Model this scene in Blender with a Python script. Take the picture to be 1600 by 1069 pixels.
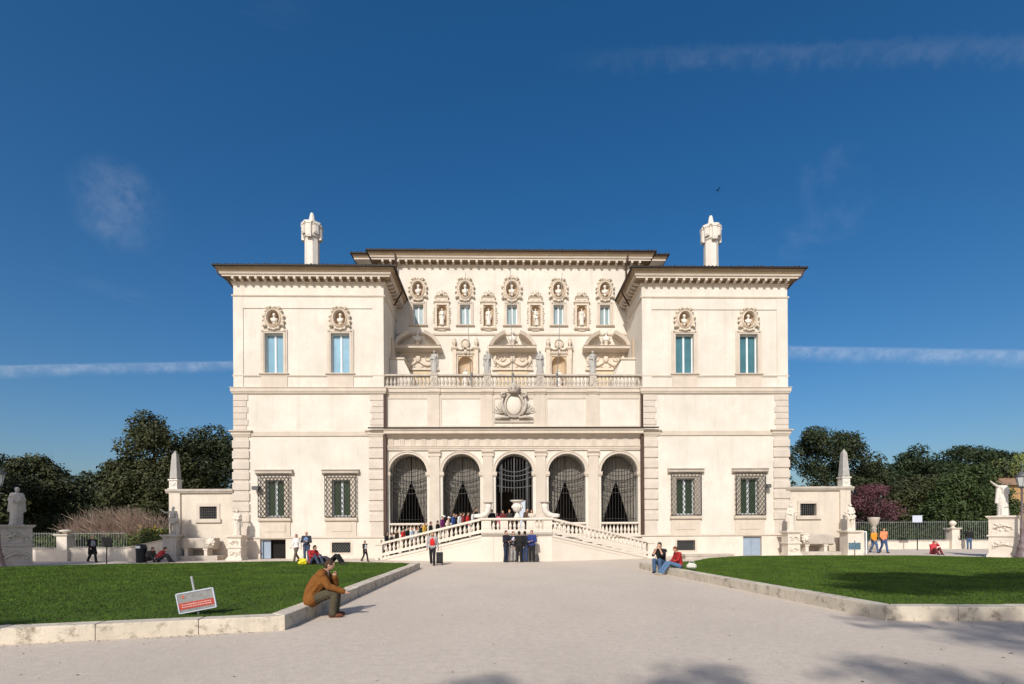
import bpy, bmesh, math, random
import numpy as np
from mathutils import Matrix, Vector

for o in list(bpy.data.objects):
    bpy.data.objects.remove(o)
S = bpy.context.scene
COL = S.collection
random.seed(7)
RNG = np.random.default_rng(7)
PI = math.pi
R_ = math.radians

# ------------------------------------------------------------------ camera
CAMX, CAMH, YAW, ROLL, FPX = -0.88, 1.75, 1.2, 0.34, 800.0
cam_d = bpy.data.cameras.new('camera')
cam = bpy.data.objects.new('camera', cam_d)
COL.objects.link(cam)
cam_d.sensor_width = 36
cam_d.lens = 36 * FPX / 1600
cam_d.shift_y = 294.5 / 1600
cam_d.clip_end = 3000
ROT = (Matrix.Rotation(-R_(YAW), 3, 'Z') @ Matrix.Rotation(R_(90), 3, 'X') @ Matrix.Rotation(-R_(ROLL), 3, 'Z'))
cam.matrix_world = Matrix.Translation((CAMX, 0, CAMH)) @ ROT.to_4x4()
S.camera = cam


def ray(x, y):
    return ROT @ Vector(((x - 800) / FPX, -(y - 829) / FPX, -1))


def onY(x, y, Y):
    d = ray(x, y)
    return Vector((CAMX, 0, CAMH)) + d * (Y / d.y)


def G(x, y, z=0.0):
    d = ray(x, y)
    return Vector((CAMX, 0, CAMH)) + d * ((z - CAMH) / d.z)


# ------------------------------------------------------------------ sky, sun, exposure
SUN_EL, SUN_AZ = 35.0, 17.0          # sun behind the camera, a little to the left
w = bpy.data.worlds.new('World')
S.world = w
w.use_nodes = True
wn = w.node_tree.nodes
wl = w.node_tree.links
wn.clear()
w_out = wn.new('ShaderNodeOutputWorld')
w_bg = wn.new('ShaderNodeBackground')
w_bg.inputs['Strength'].default_value = 0.113
sky = wn.new('ShaderNodeTexSky')
sky.sky_type = 'NISHITA'
sky.sun_disc = False
sky.sun_elevation = R_(SUN_EL)
sky.sun_rotation = R_(180 + SUN_AZ)
sky.altitude = 60
sky.air_density = 1.0
sky.dust_density = 2.6
sky.ozone_density = 3.0


def wmath(op, a, b=None, c=None, clamp=False):
    n = wn.new('ShaderNodeMath')
    n.operation = op
    n.use_clamp = clamp
    for i, v in enumerate((a, b, c)):
        if v is None:
            continue
        if isinstance(v, (int, float)):
            n.inputs[i].default_value = v
        else:
            wl.new(v, n.inputs[i])
    return n.outputs[0]


def wdot(v):
    n = wn.new('ShaderNodeVectorMath')
    n.operation = 'DOT_PRODUCT'
    wl.new(w_dir, n.inputs[0])
    n.inputs[1].default_value = v
    return n.outputs['Value']


def wnoise(scale, detail=4, rough=.6, stretch=(1, 1, 1), dist=0.0):
    m = wn.new('ShaderNodeMapping')
    m.inputs['Scale'].default_value = stretch
    wl.new(w_dir, m.inputs[0])
    n = wn.new('ShaderNodeTexNoise')
    n.inputs['Scale'].default_value = scale
    n.inputs['Detail'].default_value = detail
    n.inputs['Roughness'].default_value = rough
    n.inputs['Distortion'].default_value = dist
    wl.new(m.outputs[0], n.inputs['Vector'])
    return n.outputs[0]


def wramp(v, a, b):
    n = wn.new('ShaderNodeMapRange')
    n.interpolation_type = 'SMOOTHSTEP'
    n.inputs[1].default_value = a
    n.inputs[2].default_value = b
    wl.new(v, n.inputs[0])
    return n.outputs[0]


tc = wn.new('ShaderNodeTexCoord')
nrm = wn.new('ShaderNodeVectorMath')
nrm.operation = 'NORMALIZE'
wl.new(tc.outputs['Generated'], nrm.inputs[0])
w_dir = nrm.outputs[0]
fine = wnoise(46, 5, .65)
broad = wnoise(9, 4, .6)


def contrail(pa, pb, width, strength, soft=0.5, wob=.006):
    a, b = ray(*pa).normalized(), ray(*pb).normalized()
    n = a.cross(b).normalized()
    if n.z < 0:
        n = -n
    d = wdot(n)
    d = wmath('ADD', d, wmath('MULTIPLY', wmath('SUBTRACT', fine, .5), wob))
    up = wramp(d, width, width * soft)                 # crisp upper edge
    dn = wramp(d, -width * 1.8, 0.0)                   # feathery lower edge
    band = wmath('MULTIPLY', up, dn)
    tex = wmath('ADD', .35, wmath('MULTIPLY', wramp(fine, .35, .7), .65))
    return wmath('MULTIPLY', wmath('MULTIPLY', band, tex), strength)


cl = contrail((0, 578), (365, 570), .0075, .25)
right_half = wramp(wdot((1, 0, 0)), -.05, .05)
left_half = wmath('SUBTRACT', 1.0, right_half)
cl = wmath('MULTIPLY', cl, left_half)
c2 = wmath('MULTIPLY', contrail((1235, 549), (1600, 557), .0105, .26), right_half)
cl = wmath('ADD', cl, c2)
c3 = wmath('MULTIPLY', contrail((1000, 88), (1600, 70), .013, .05, .2, .03), wramp(wdot(ray(1500, 78).normalized()), .86, .985))
cl = wmath('ADD', cl, c3)
d4 = ray(190, 325).normalized()
c4 = wmath('MULTIPLY', wmath('MULTIPLY', wramp(wdot(d4), .9978, .9999), wmath('MULTIPLY', wramp(broad, .25, .75), wramp(fine, .2, .75))), .13)
cl = wmath('ADD', cl, c4)
# thin wisps anywhere in the sky
wisp = wmath('MULTIPLY', wramp(wnoise(3.2, 6, .62, (1, 1, 2.2), .8), .6, .9), .08)
cl = wmath('ADD', cl, wisp, clamp=True)
mix = wn.new('ShaderNodeMixRGB')
wl.new(cl, mix.inputs[0])
hsv = wn.new('ShaderNodeHueSaturation')          # clean polarised blue
hsv.inputs['Saturation'].default_value = 1.37
wl.new(sky.outputs[0], hsv.inputs['Color'])
wl.new(hsv.outputs[0], mix.inputs[1])
mix.inputs[2].default_value = (7.0, 7.4, 8.2, 1)
wl.new(mix.outputs[0], w_bg.inputs['Color'])
wl.new(w_bg.outputs[0], w_out.inputs[0])

sun_d = bpy.data.lights.new('sun', 'SUN')
sun_d.energy = 4.0
sun_d.angle = R_(.5)
sun_d.color = (1.0, .965, .90)
sun = bpy.data.objects.new('sun', sun_d)
COL.objects.link(sun)
SUNV = Vector((-math.sin(R_(SUN_AZ)) * math.cos(R_(SUN_EL)), -math.cos(R_(SUN_AZ)) * math.cos(R_(SUN_EL)), math.sin(R_(SUN_EL))))
sun.rotation_euler = SUNV.to_track_quat('Z', 'Y').to_euler()
sun.location = (-20, -30, 40)
vs = S.view_settings
vs.view_transform = 'Standard'
vs.look = 'None'
vs.exposure = 0.0
vs.gamma = 1.0
vs.use_curve_mapping = False

# ------------------------------------------------------------------ materials
MATS = {}


def mat(name, col, rough=.8, var=.12, scale=3.0, bump=.0, bscale=20.0, streak=0.0, streak_col=None, spec=.3, metal=0.0,
        spots=0.0, spot_col=(.1, .09, .08), spot_scale=2.0, col2=None, sub=0.0, dist=.02, patch=0.0, spot_lo=.56):
    m = bpy.data.materials.new(name)
    m.use_nodes = True
    t = m.node_tree
    n, l = t.nodes, t.links
    b = n['Principled BSDF']
    b.inputs['Roughness'].default_value = rough
    b.inputs['Metallic'].default_value = metal
    b.inputs['Specular IOR Level'].default_value = spec
    geo = n.new('ShaderNodeNewGeometry')

    def noise(sc, det=4, st=(1, 1, 1), rg=.6):
        mp = n.new('ShaderNodeMapping')
        mp.inputs['Scale'].default_value = st
        l.new(geo.outputs['Position'], mp.inputs[0])
        x = n.new('ShaderNodeTexNoise')
        x.inputs['Scale'].default_value = sc
        x.inputs['Detail'].default_value = det
        x.inputs['Roughness'].default_value = rg
        l.new(mp.outputs[0], x.inputs['Vector'])
        return x.outputs[0]

    def rng(v, a, b_, c=0.0, d=1.0):
        x = n.new('ShaderNodeMapRange')
        x.inputs[1].default_value, x.inputs[2].default_value = a, b_
        x.inputs[3].default_value, x.inputs[4].default_value = c, d
        l.new(v, x.inputs[0])
        return x.outputs[0]

    def mixc(f, a, b_):
        x = n.new('ShaderNodeMixRGB')
        l.new(f, x.inputs[0])
        for i, v in ((1, a), (2, b_)):
            if isinstance(v, tuple):
                x.inputs[i].default_value = (*v, 1)
            else:
                l.new(v, x.inputs[i])
        return x.outputs[0]

    lo = tuple(c * (1 - var) for c in col)
    hi = tuple(min(1, c * (1 + var)) for c in (col2 or col))
    c = mixc(rng(noise(scale), .3, .7), lo, hi)
    c = mixc(rng(noise(scale * 9, 3), .3, .7, 0, .5), c, tuple(x * (1 - var * .6) for x in col))
    if streak:
        s = noise(1.0, 5, (2.6, 2.6, .22), .7)
        c = mixc(rng(s, .52, .78, 0, streak), c, streak_col or tuple(x * .5 for x in col))
    if patch:
        s = noise(.42, 5, (1, .6, 1), .65)
        c = mixc(rng(s, .42, .68, 0, patch), c, tuple(x * .84 for x in col))
    if spots:
        s = noise(spot_scale, 6, (1, 1, 1), .72)
        c = mixc(rng(s, spot_lo, spot_lo + .15, 0, spots), c, spot_col)
    l.new(c, b.inputs['Base Color'])
    if bump:
        bp = n.new('ShaderNodeBump')
        bp.inputs['Strength'].default_value = bump
        bp.inputs['Distance'].default_value = dist
        l.new(noise(bscale, 4), bp.inputs['Height'])
        l.new(bp.outputs[0], b.inputs['Normal'])
    MATS[name] = m
    return m


M = MATS
CREAM = (.625, .572, .49)
mat('stucco', CREAM, .9, .08, .55, .25, 14, .42, (.46, .385, .30), col2=(.675, .625, .545), spots=.25, spot_col=(.5, .415, .32), spot_scale=1.3)
mat('trim', (.575, .495, .41), .88, .1, 1.2, .2, 18, .4, (.40, .32, .24))
mat('quoin', (.575, .50, .425), .88, .1, 1.7, .3, 16, .35, (.44, .36, .29))
mat('travertine', (.66, .585, .495), .85, .1, 1.4, .3, 22, .35, (.45, .38, .31), spots=.25, spot_col=(.42, .35, .28), spot_scale=3)
mat('weathered', (.47, .41, .345), .9, .18, 2.0, .4, 20, .5, (.25, .22, .19), spots=.4, spot_col=(.22, .2, .17), spot_scale=3.5)
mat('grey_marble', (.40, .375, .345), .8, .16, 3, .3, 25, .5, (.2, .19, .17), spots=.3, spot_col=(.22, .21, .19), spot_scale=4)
mat('marble', (.66, .605, .535), .7, .08, 3, .25, 25, .25, (.45, .4, .34))
mat('relief', (.62, .53, .425), .85, .14, 4, .2, 30, .3, (.38, .3, .22), spots=.2, spot_col=(.34, .26, .18), spot_scale=5)
mat('niche', (.52, .39, .26), .9, .1, 3)  # tan stands in for the shade inside niches and medallion hollows
mat('wing_wall', (.63, .55, .455), .92, .12, .8, .3, 16, .6, (.36, .3, .24), spots=.35, spot_col=(.34, .29, .24), spot_scale=1.6)
mat('roof_tile', (.05, .039, .032), .9, .3, 6, .3, 30)
mat('soffit', (.30, .22, .14), .9, .15, 2)  # brown, deepened to carry the shade under the eaves and between brackets
mat('gutter', (.022, .016, .013), .6, .2, 3)
mat('pipe', (.075, .04, .028), .6, .2, 2)
mat('iron', (.03, .028, .027), .55, .2, 8)
mat('iron_grey', (.10, .10, .10), .5, .2, 8)
mat('railing', (.26, .27, .26), .5, .2, 8)
mat('window_white', (.68, .72, .74), .5, .06, 4)
mat('pane_blue', (.17, .34, .45), .25, .2, 1.5, streak=.6, streak_col=(.30, .46, .55), spec=.5, patch=.8)
mat('pane_teal', (.06, .16, .19), .25, .25, 1.5, streak=.6, streak_col=(.11, .25, .28), spec=.5, patch=.8)
mat('pane_pale', (.25, .33, .34), .25, .12, 1.5, spec=.5)
mat('pane_green', (.035, .065, .03), .3, .25, 3, spec=.4)
mat('dark_room', (.012, .011, .010), .95, .2, 2)
mat('curtain', (.24, .22, .19), .95, .12, 2)
mat('door_grey', (.28, .34, .42), .6, .08, 2)
mat('board_grey', (.5, .53, .6), .6, .06, 2)
mat('stair_stone', (.665, .59, .50), .85, .07, 1.2, .2, 18, .22, (.52, .44, .35))
mat('kerb_stone', (.60, .525, .42), .9, .16, 1.6, .5, 26, .55, (.27, .22, .165), spots=.85, spot_col=(.16, .125, .085), spot_scale=3.8, patch=.9, spot_lo=.52)
mat('gravel', (.62, .522, .425), .95, .09, 7.5, 1.0, 70, col2=(.65, .555, .465), patch=.5, spots=.5, spot_col=(.36, .31, .265), spot_scale=24, dist=.014)
mat('pebble', (.40, .36, .32), .9, .4, 60)
mat('soil_grass', (.040, .070, .008), .95, .25, 1.2, .6, 60, col2=(.052, .09, .010))
mat('blade', (.056, .105, .008), .8, .3, .8, col2=(.088, .152, .012), spots=.45, spot_col=(.115, .13, .03), spot_scale=1.1, patch=.5)
mat('park_ground', (.07, .085, .03), .95, .3, .6)
mat('skin', (.50, .29, .20), .6, .06, 20)
mat('bark', (.10, .08, .06), .95, .3, 6, .5, 12)


def leafmat(name, col, col2, trans=.15):
    m = mat(name, col, .6, .25, .9, col2=col2, spec=.25)
    return m


leafmat('leaf_ilex', (.036, .043, .015), (.066, .07, .026))
leafmat('leaf_dark', (.023, .032, .013), (.042, .054, .02))
leafmat('leaf_mid', (.032, .05, .014), (.06, .088, .026))
leafmat('leaf_pine', (.020, .034, .012), (.034, .050, .018))
leafmat('leaf_light', (.16, .19, .05), (.24, .27, .08))
leafmat('leaf_hedge', (.07, .10, .025), (.13, .16, .05))
leafmat('leaf_redbud', (.085, .033, .04), (.14, .058, .068))
mat('twig', (.46, .34, .26), .9, .35, 5)
mat('flower', (.75, .52, .03), .7, .2, 5)
_cc = {}


def cloth(col, rough=.9):
    k = tuple(round(c, 3) for c in col)
    if k not in _cc:
        _cc[k] = mat('cloth_%d' % len(_cc), k, rough, .2, 7, .8, 11, dist=.05)
    return _cc[k]


# ------------------------------------------------------------------ mesh helpers
def tag(o, label=None, cat=None, group=None, kind=None):
    if label:
        o['label'] = label
    if cat:
        o['category'] = cat
    if group:
        o['group'] = group
    if kind:
        o['kind'] = kind
    return o


def empty(name, loc=(0, 0, 0), rz=0.0, label=None, cat=None, group=None):
    o = bpy.data.objects.new(name, None)
    o.empty_display_size = .3
    COL.objects.link(o)
    o.location = loc
    o.rotation_euler = (0, 0, rz)
    return tag(o, label, cat, group)


def link(name, me, parent=None, loc=(0, 0, 0), rz=0.0, sc=None):
    o = bpy.data.objects.new(name, me)
    COL.objects.link(o)
    o.parent = parent
    o.location = loc
    o.rotation_euler = (0, 0, rz)
    if sc is not None:
        o.scale = sc
    return o


class MB:
    def __init__(self):
        self.V, self.F, self.s = [], [], []

    def add(self, vs, fs, smooth=False):
        b = len(self.V)
        self.V += [tuple(v) for v in vs]
        self.F += [tuple(i + b for i in f) for f in fs]
        self.s += [smooth] * len(fs)
        return self

    def box(self, x0, x1, y0, y1, z0, z1):
        v = [(x0, y0, z0), (x1, y0, z0), (x1, y1, z0), (x0, y1, z0), (x0, y0, z1), (x1, y0, z1), (x1, y1, z1), (x0, y1, z1)]
        return self.add(v, [(0, 3, 2, 1), (4, 5, 6, 7), (0, 1, 5, 4), (1, 2, 6, 5), (2, 3, 7, 6), (3, 0, 4, 7)])

    def cbox(self, x0, x1, y0, y1, z0, z1, c=.02):
        """box with chamfered front (low y) edges"""
        v = [(x0 + c, y0, z0 + c), (x1 - c, y0, z0 + c), (x1 - c, y0, z1 - c), (x0 + c, y0, z1 - c),
             (x0, y0 + c, z0), (x1, y0 + c, z0), (x1, y0 + c, z1), (x0, y0 + c, z1),
             (x0, y1, z0), (x1, y1, z0), (x1, y1, z1), (x0, y1, z1)]
        f = [(0, 1, 2, 3), (8, 11, 10, 9)]
        for a in range(4):
            b = (a + 1) % 4
            f += [(a, a + 4, b + 4, b), (a + 4, a + 8, b + 8, b + 4)]
        f = [tuple(reversed(q)) if i > 1 else q for i, q in enumerate(f)]
        return self.add(v, f)

    def prof(self, p, x0, x1):
        """closed profile of (y,z) extruded along x"""
        n = len(p)
        v = [(x0, y, z) for y, z in p] + [(x1, y, z) for y, z in p]
        f = [tuple(range(n)), tuple(reversed(range(n, 2 * n)))]
        f += [(i, i + n, (i + 1) % n + n, (i + 1) % n) for i in range(n)]
        return self.add(v, f)

    def poly(self, p, y0, y1):
        """closed outline of (x,z) extruded along y"""
        n = len(p)
        v = [(x, y0, z) for x, z in p] + [(x, y1, z) for x, z in p]
        f = [tuple(range(n)), tuple(reversed(range(n, 2 * n)))]
        f += [((i + 1) % n, (i + 1) % n + n, i + n, i) for i in range(n)]
        return self.add(v, f)

    def plan(self, p, z0, z1):
        """closed plan outline of (x,y) between two heights"""
        n = len(p)
        v = [(x, y, z0) for x, y in p] + [(x, y, z1) for x, y in p]
        f = [tuple(reversed(range(n))), tuple(range(n, 2 * n))]
        f += [(i, (i + 1) % n, (i + 1) % n + n, i + n) for i in range(n)]
        return self.add(v, f)

    def ring(self, p, x0, x1, y0, y1):
        """profile of (out,z) swept round a rectangle with mitred corners"""
        n = len(p)
        v = []
        for cx, cy, sx, sy in ((x0, y0, -1, -1), (x1, y0, 1, -1), (x1, y1, 1, 1), (x0, y1, -1, 1)):
            v += [(cx + sx * o, cy + sy * o, z) for o, z in p]
        f = []
        for k in range(4):
            a, b = k * n, ((k + 1) % 4) * n
            for i in range(n - 1):
                f.append((a + i, b + i, b + i + 1, a + i + 1))
        return self.add(v, f)

    def lathe(self, p, cx=0, cy=0, seg=12, z=0.0, smooth=True, sx=1, sy=1):
        n = len(p)
        v = []
        for k in range(seg):
            a = 2 * PI * k / seg
            v += [(cx + r * math.cos(a) * sx, cy + r * math.sin(a) * sy, z + h) for r, h in p]
        f = []
        for k in range(seg):
            a, b = k * n, ((k + 1) % seg) * n
            for i in range(n - 1):
                f.append((a + i, b + i, b + i + 1, a + i + 1))
        self.add(v, f, smooth)
        b = len(self.V) - seg * n
        self.F.append(tuple(b + k * n + n - 1 for k in range(seg)))
        self.F.append(tuple(b + k * n for k in reversed(range(seg))))
        self.s += [False, False]
        return self

    def tube(self, pts, r, seg=6, smooth=True, cap=True):
        pts = [Vector(p) for p in pts]
        rs = r if isinstance(r, (list, tuple)) else [r] * len(pts)
        v = []
        prev = None
        for i, p in enumerate(pts):
            t = (pts[min(i + 1, len(pts) - 1)] - pts[max(i - 1, 0)]).normalized()
            if prev is None:
                u = t.orthogonal().normalized()
            else:
                u = (prev - t * prev.dot(t)).normalized()
            prev = u
            w_ = t.cross(u)
            for k in range(seg):
                a = 2 * PI * k / seg
                v.append(p + (u * math.cos(a) + w_ * math.sin(a)) * rs[i])
        f = []
        for i in range(len(pts) - 1):
            for k in range(seg):
                a, b = i * seg + k, i * seg + (k + 1) % seg
                f.append((a, b, b + seg, a + seg))
        self.add(v, f, smooth)
        if cap:
            b = len(self.V) - len(v)
            self.F.append(tuple(b + k for k in reversed(range(seg))))
            self.F.append(tuple(b + (len(pts) - 1) * seg + k for k in range(seg)))
            self.s += [False, False]
        return self

    def ell(self, c, r, seg=10, rings=7):
        v = [(c[0], c[1], c[2] - r[2])]
        for i in range(1, rings):
            ph = -PI / 2 + PI * i / rings
            for k in range(seg):
                a = 2 * PI * k / seg
                v.append((c[0] + r[0] * math.cos(ph) * math.cos(a), c[1] + r[1] * math.cos(ph) * math.sin(a), c[2] + r[2] * math.sin(ph)))
        v.append((c[0], c[1], c[2] + r[2]))
        f = []
        for k in range(seg):
            f.append((0, 1 + (k + 1) % seg, 1 + k))
            for i in range(rings - 2):
                a, b = 1 + i * seg + k, 1 + i * seg + (k + 1) % seg
                f.append((a, b, b + seg, a + seg))
            q = 1 + (rings - 2) * seg
            f.append((q + k, q + (k + 1) % seg, len(v) - 1))
        return self.add(v, f, True)

    def mesh(self, name, m):
        me = bpy.data.meshes.new(name)
        me.from_pydata(self.V, [], self.F)
        me.polygons.foreach_set('use_smooth', self.s)
        me.materials.append(M[m] if isinstance(m, str) else m)
        me.update()
        return me

    def build(self, name, m, parent=None, loc=(0, 0, 0), rz=0.0):
        return link(name, self.mesh(name, m), parent, loc, rz)


def wall(mb, x0, x1, z0, z1, holes, y, t, yb=None):
    """upright wall sheet facing -y with rectangular holes (x0,x1,z0,z1) and reveals t deep"""
    xs = sorted({x0, x1, *[h[0] for h in holes], *[h[1] for h in holes]})
    zs = sorted({z0, z1, *[h[2] for h in holes], *[h[3] for h in holes]})
    for i in range(len(xs) - 1):
        for k in range(len(zs) - 1):
            cx, cz = (xs[i] + xs[i + 1]) / 2, (zs[k] + zs[k + 1]) / 2
            if any(h[0] < cx < h[1] and h[2] < cz < h[3] for h in holes):
                continue
            mb.add([(xs[i], y, zs[k]), (xs[i + 1], y, zs[k]), (xs[i + 1], y, zs[k + 1]), (xs[i], y, zs[k + 1])], [(0, 1, 2, 3)])
    for a, b, c, d in holes:
        e = y + t
        mb.add([(a, y, c), (b, y, c), (b, y, d), (a, y, d), (a, e, c), (b, e, c), (b, e, d), (a, e, d)],
               [(0, 4, 5, 1), (1, 5, 6, 2), (2, 6, 7, 3), (3, 7, 4, 0)])


def copies(name, me, parent, locs, rzs=None, sc=None):
    return [link(name, me, parent, l, rzs[i] if rzs else 0.0, sc) for i, l in enumerate(locs)]


# blobs: unions of round primitives fused by a voxel remesh, resolved once at the end
BLOBS = []


def cap_mesh(mb, p0, p1, r0, r1, seg=10):
    p0, p1 = Vector(p0), Vector(p1)
    d = p1 - p0
    L = d.length
    if L < 1e-5:
        return mb.ell(p0, (r0, r0, r0))
    t = d / L
    pts, rs = [], []
    for k in range(4):
        a = PI / 2 * (1 - k / 3.0)
        pts.append(p0 - t * (r0 * math.sin(a)))
        rs.append(max(r0 * math.cos(a), r0 * .05))
    for k in range(4):
        a = PI / 2 * k / 3.0
        pts.append(p1 + t * (r1 * math.sin(a)))
        rs.append(max(r1 * math.cos(a), r1 * .05))
    return mb.tube(pts, rs, seg)


def blob(name, prims, m, parent=None, voxel=.03, smooth=3, loc=(0, 0, 0), rz=0.0):
    mb = MB()
    for p in prims:
        if len(p) == 4:
            cap_mesh(mb, *p)
        else:
            mb.ell(p[0], p[1], 12, 9)
    o = mb.build(name, m, parent, loc, rz)
    rm = o.modifiers.new('fuse', 'REMESH')
    rm.mode = 'VOXEL'
    rm.voxel_size = voxel
    rm.use_smooth_shade = True
    if smooth:
        sm = o.modifiers.new('soft', 'SMOOTH')
        sm.iterations = smooth
        sm.factor = .5
    BLOBS.append(o)
    return o


def resolve_blobs():
    bpy.context.view_layer.update()
    dg = bpy.context.evaluated_depsgraph_get()
    done = {}
    for o in BLOBS:
        done[o] = bpy.data.meshes.new_from_object(o.evaluated_get(dg))
    for o, me in done.items():
        old = o.data
        users = [q for q in bpy.data.objects if q.data == old]
        for q in users:
            q.modifiers.clear()
            q.data = me
        me.name = old.name

# ================================================================== setting: ground
YF = 33.5                      # front plane of the palace wings
gm = MB()
gm.add([(-900, -300, 0), (900, -300, 0), (900, 1500, 0), (-900, 1500, 0)], [(0, 1, 2, 3)])
tag(gm.build('gravel_ground', 'gravel'), kind='structure')

# ================================================================== palace
PAL = empty('palace', (0, YF, 0), 0, 'cream stucco palace with two wings, arched portico and terrace between them', 'palace')
WX0, WX1 = 8.45, 18.13         # inner and outer edge of a wing
ZE = 18.62                     # eave
CORN = [(.0, 17.70), (.06, 17.76), (.06, 17.84), (.13, 17.90), (.13, 18.08), (.50, 18.08), (.50, 18.20), (.56, 18.20), (.60, 18.28), (.60, 18.31)]


def eave_cornice(x0, x1, y0, y1, dz):
    c = MB()
    c.ring([(o, z + dz) for o, z in CORN[:4]], x0, x1, y0, y1)
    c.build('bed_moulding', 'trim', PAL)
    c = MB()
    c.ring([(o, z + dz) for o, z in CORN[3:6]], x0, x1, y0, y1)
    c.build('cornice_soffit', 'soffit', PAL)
    c = MB()
    c.ring([(o, z + dz) for o, z in CORN[5:]], x0, x1, y0, y1)
    c.build('cornice', 'trim', PAL)


def tile_edge(mb, x0, x1, y, z, pitch=.24):
    n = int((x1 - x0) / pitch)
    for i in range(n + 1):
        x = x0 + (x1 - x0) * i / n
        h = random.uniform(-.012, .02)
        pts = []
        for k in range(6):
            a = PI * k / 5
            pts.append((x + .085 * math.cos(a), z + h + .07 * math.sin(a)))
        b = [(px, y + random.uniform(-.03, .02), pz) for px, pz in pts]
        c = [(px, y + 1.1, pz + .33) for px, pz in pts]
        f = [(k, k + 1, k + 7, k + 6) for k in range(5)] + [(5, 4, 3, 2, 1, 0)]
        mb.add(b + c, f)


def hip_roof(name, x0, x1, y0, y1, z, o, parent, pitch=.33):
    """eave board, gutter and hipped tile roof over a block"""
    m = MB()
    a, b, c, d = x0 - o, x1 + o, y0 - o, y1 + o
    hw = min(b - a, d - c) / 2
    r = [(a, c, z), (b, c, z), (b, d, z), (a, d, z), (a + hw, c + hw, z + hw * pitch), (b - hw, d - hw if d - c > b - a else c + hw, z + hw * pitch)]
    if d - c > b - a:
        m.add(r, [(0, 1, 4), (1, 2, 5, 4), (2, 3, 5), (3, 0, 4, 5)])
    else:
        m.add(r, [(0, 1, 5, 4), (1, 2, 5), (2, 3, 4, 5), (3, 0, 4)])
    ro = m.build(name, 'roof_tile', parent)
    e = MB()
    tile_edge(e, a + .05, b - .05, c - .02, z + .02)
    tag(e.build('eave_tile', 'roof_tile', ro), kind='stuff')
    g = MB()
    g.ring([(o - .06, z - .06), (o + .05, z - .05), (o + .06, z + .03), (o - .02, z + .04)], x0, x1, y0, y1)
    g.build('gutter', 'gutter', ro)
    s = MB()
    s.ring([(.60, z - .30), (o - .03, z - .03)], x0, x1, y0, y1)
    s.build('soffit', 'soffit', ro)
    return ro


bracket_me = MB().prof([(.0, 17.90), (-.10, 17.90), (-.36, 17.94), (-.37, 18.075), (.0, 18.075)], -.075, .075).mesh('bracket', 'trim')


def brackets(x0, x1, y0, y1, n, dz=0.0, sides=()):
    for i in range(n):
        x = x0 + (x1 - x0) * (i + .5) / n
        link('bracket', bracket_me, PAL, (x, y0 - .13, dz))
    for sx in sides:
        X = x0 if sx < 0 else x1
        k = 9
        for i in range(k):
            y = y0 + (y1 - y0) * (i + .5) / k
            link('bracket', bracket_me, PAL, (X + sx * .13, y, dz), PI / 2 if sx > 0 else -PI / 2)


def oval(a, b, n=28):
    return [(a * math.cos(2 * PI * k / n), b * math.sin(2 * PI * k / n)) for k in range(n)]


def medallion_mesh(a, b, ia, ib, seed, crown=False):
    rnd = random.Random(seed)
    m = MB()
    n = 28
    prof = [(0, .02), (.0, -.10), (.25, -.17), (.5, -.12), (.6, -.2), (.82, -.23), (1.0, -.12), (1.0, .3)]
    v, f = [], []
    k2 = len(prof)
    for k in range(n):
        th = 2 * PI * k / n
        for t, y in prof:
            aa, bb = a + (ia - a) * t, b + (ib - b) * t
            v.append((aa * math.cos(th), y, bb * math.sin(th)))
    for k in range(n):
        for i in range(k2 - 1):
            p, q = k * k2 + i, ((k + 1) % n) * k2 + i
            f.append((p, q, q + 1, p + 1))
    m.add(v, f, False)
    # scrolls and leaves round the frame
    for k in range(14):
        th = 2 * PI * (k + .5) / 14 + rnd.uniform(-.08, .08)
        x, z = a * 1.03 * math.cos(th), b * 1.03 * math.sin(th)
        m.ell((x, -.1, z), (rnd.uniform(.07, .13), .12, rnd.uniform(.07, .13)), 8, 5)
    for sx in (-1, 1):
        pts = [(sx * (a * .95 + .05 * math.cos(t)), -.12, -b * .75 + t * .12) for t in (0, 1, 2, 3)]
        m.tube(pts, [.09, .06, .07, .04], 6)
        pts = [(sx * a * .25, -.14, b * 1.0), (sx * a * .6, -.16, b * 1.02), (sx * a * .8, -.12, b * .85)]
        m.tube(pts, [.1, .08, .05], 6)
    if crown:
        for k in range(5):
            x = (k - 2) * .13
            m.tube([(x, -.1, b), (x * 1.5, -.16, b + .28 - abs(k - 2) * .05)], [.07, .03], 6)
    for k in range(5):
        m.ell(((k - 2) * .13, -.14, -b * 1.04 + abs(k - 2) * .03), (.08, .1, .07), 8, 5)
    return m.mesh('medallion', 'relief')


def dish_mesh(ia, ib, depth):
    m = MB()
    n, rr = 24, 5
    v = [(0, depth, 0)]
    for r in range(1, rr + 1):
        t = r / rr
        y = depth * math.sqrt(max(0, 1 - t * t))
        for k in range(n):
            th = 2 * PI * k / n
            v.append((ia * t * math.cos(th), y, ib * t * math.sin(th)))
    f = [(0, 1 + (k + 1) % n, 1 + k) for k in range(n)]
    for r in range(rr - 1):
        for k in range(n):
            a, b = 1 + r * n + k, 1 + r * n + (k + 1) % n
            f.append((a, b, b + n, a + n))
    m.add(v, f, True)
    return m.mesh('dish', 'niche')


# a stone bust, shared by all the medallions
BUST = blob('bust', [((0, 0, .30), (.10, .11, .135)), ((0, -.10, .285), (.025, .03, .03)), ((0, 0, .08), (0, 0, .24), .07, .06),
                     ((-.15, 0, .02), (.15, 0, .02), .10, .10), ((0, -.03, -.08), (.2, .12, .13)), ((0, 0, -.26), (0, 0, -.14), .10, .07),
                     ((0, .02, .36), (.115, .115, .1)), ((-.16, -.06, -.06), (.12, -.1, .06), .03, .03), ((-.1, -.09, -.12), (.16, -.08, .0), .03, .03)],
            'marble', None, .022, 2)
_first_bust = [True]


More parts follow.
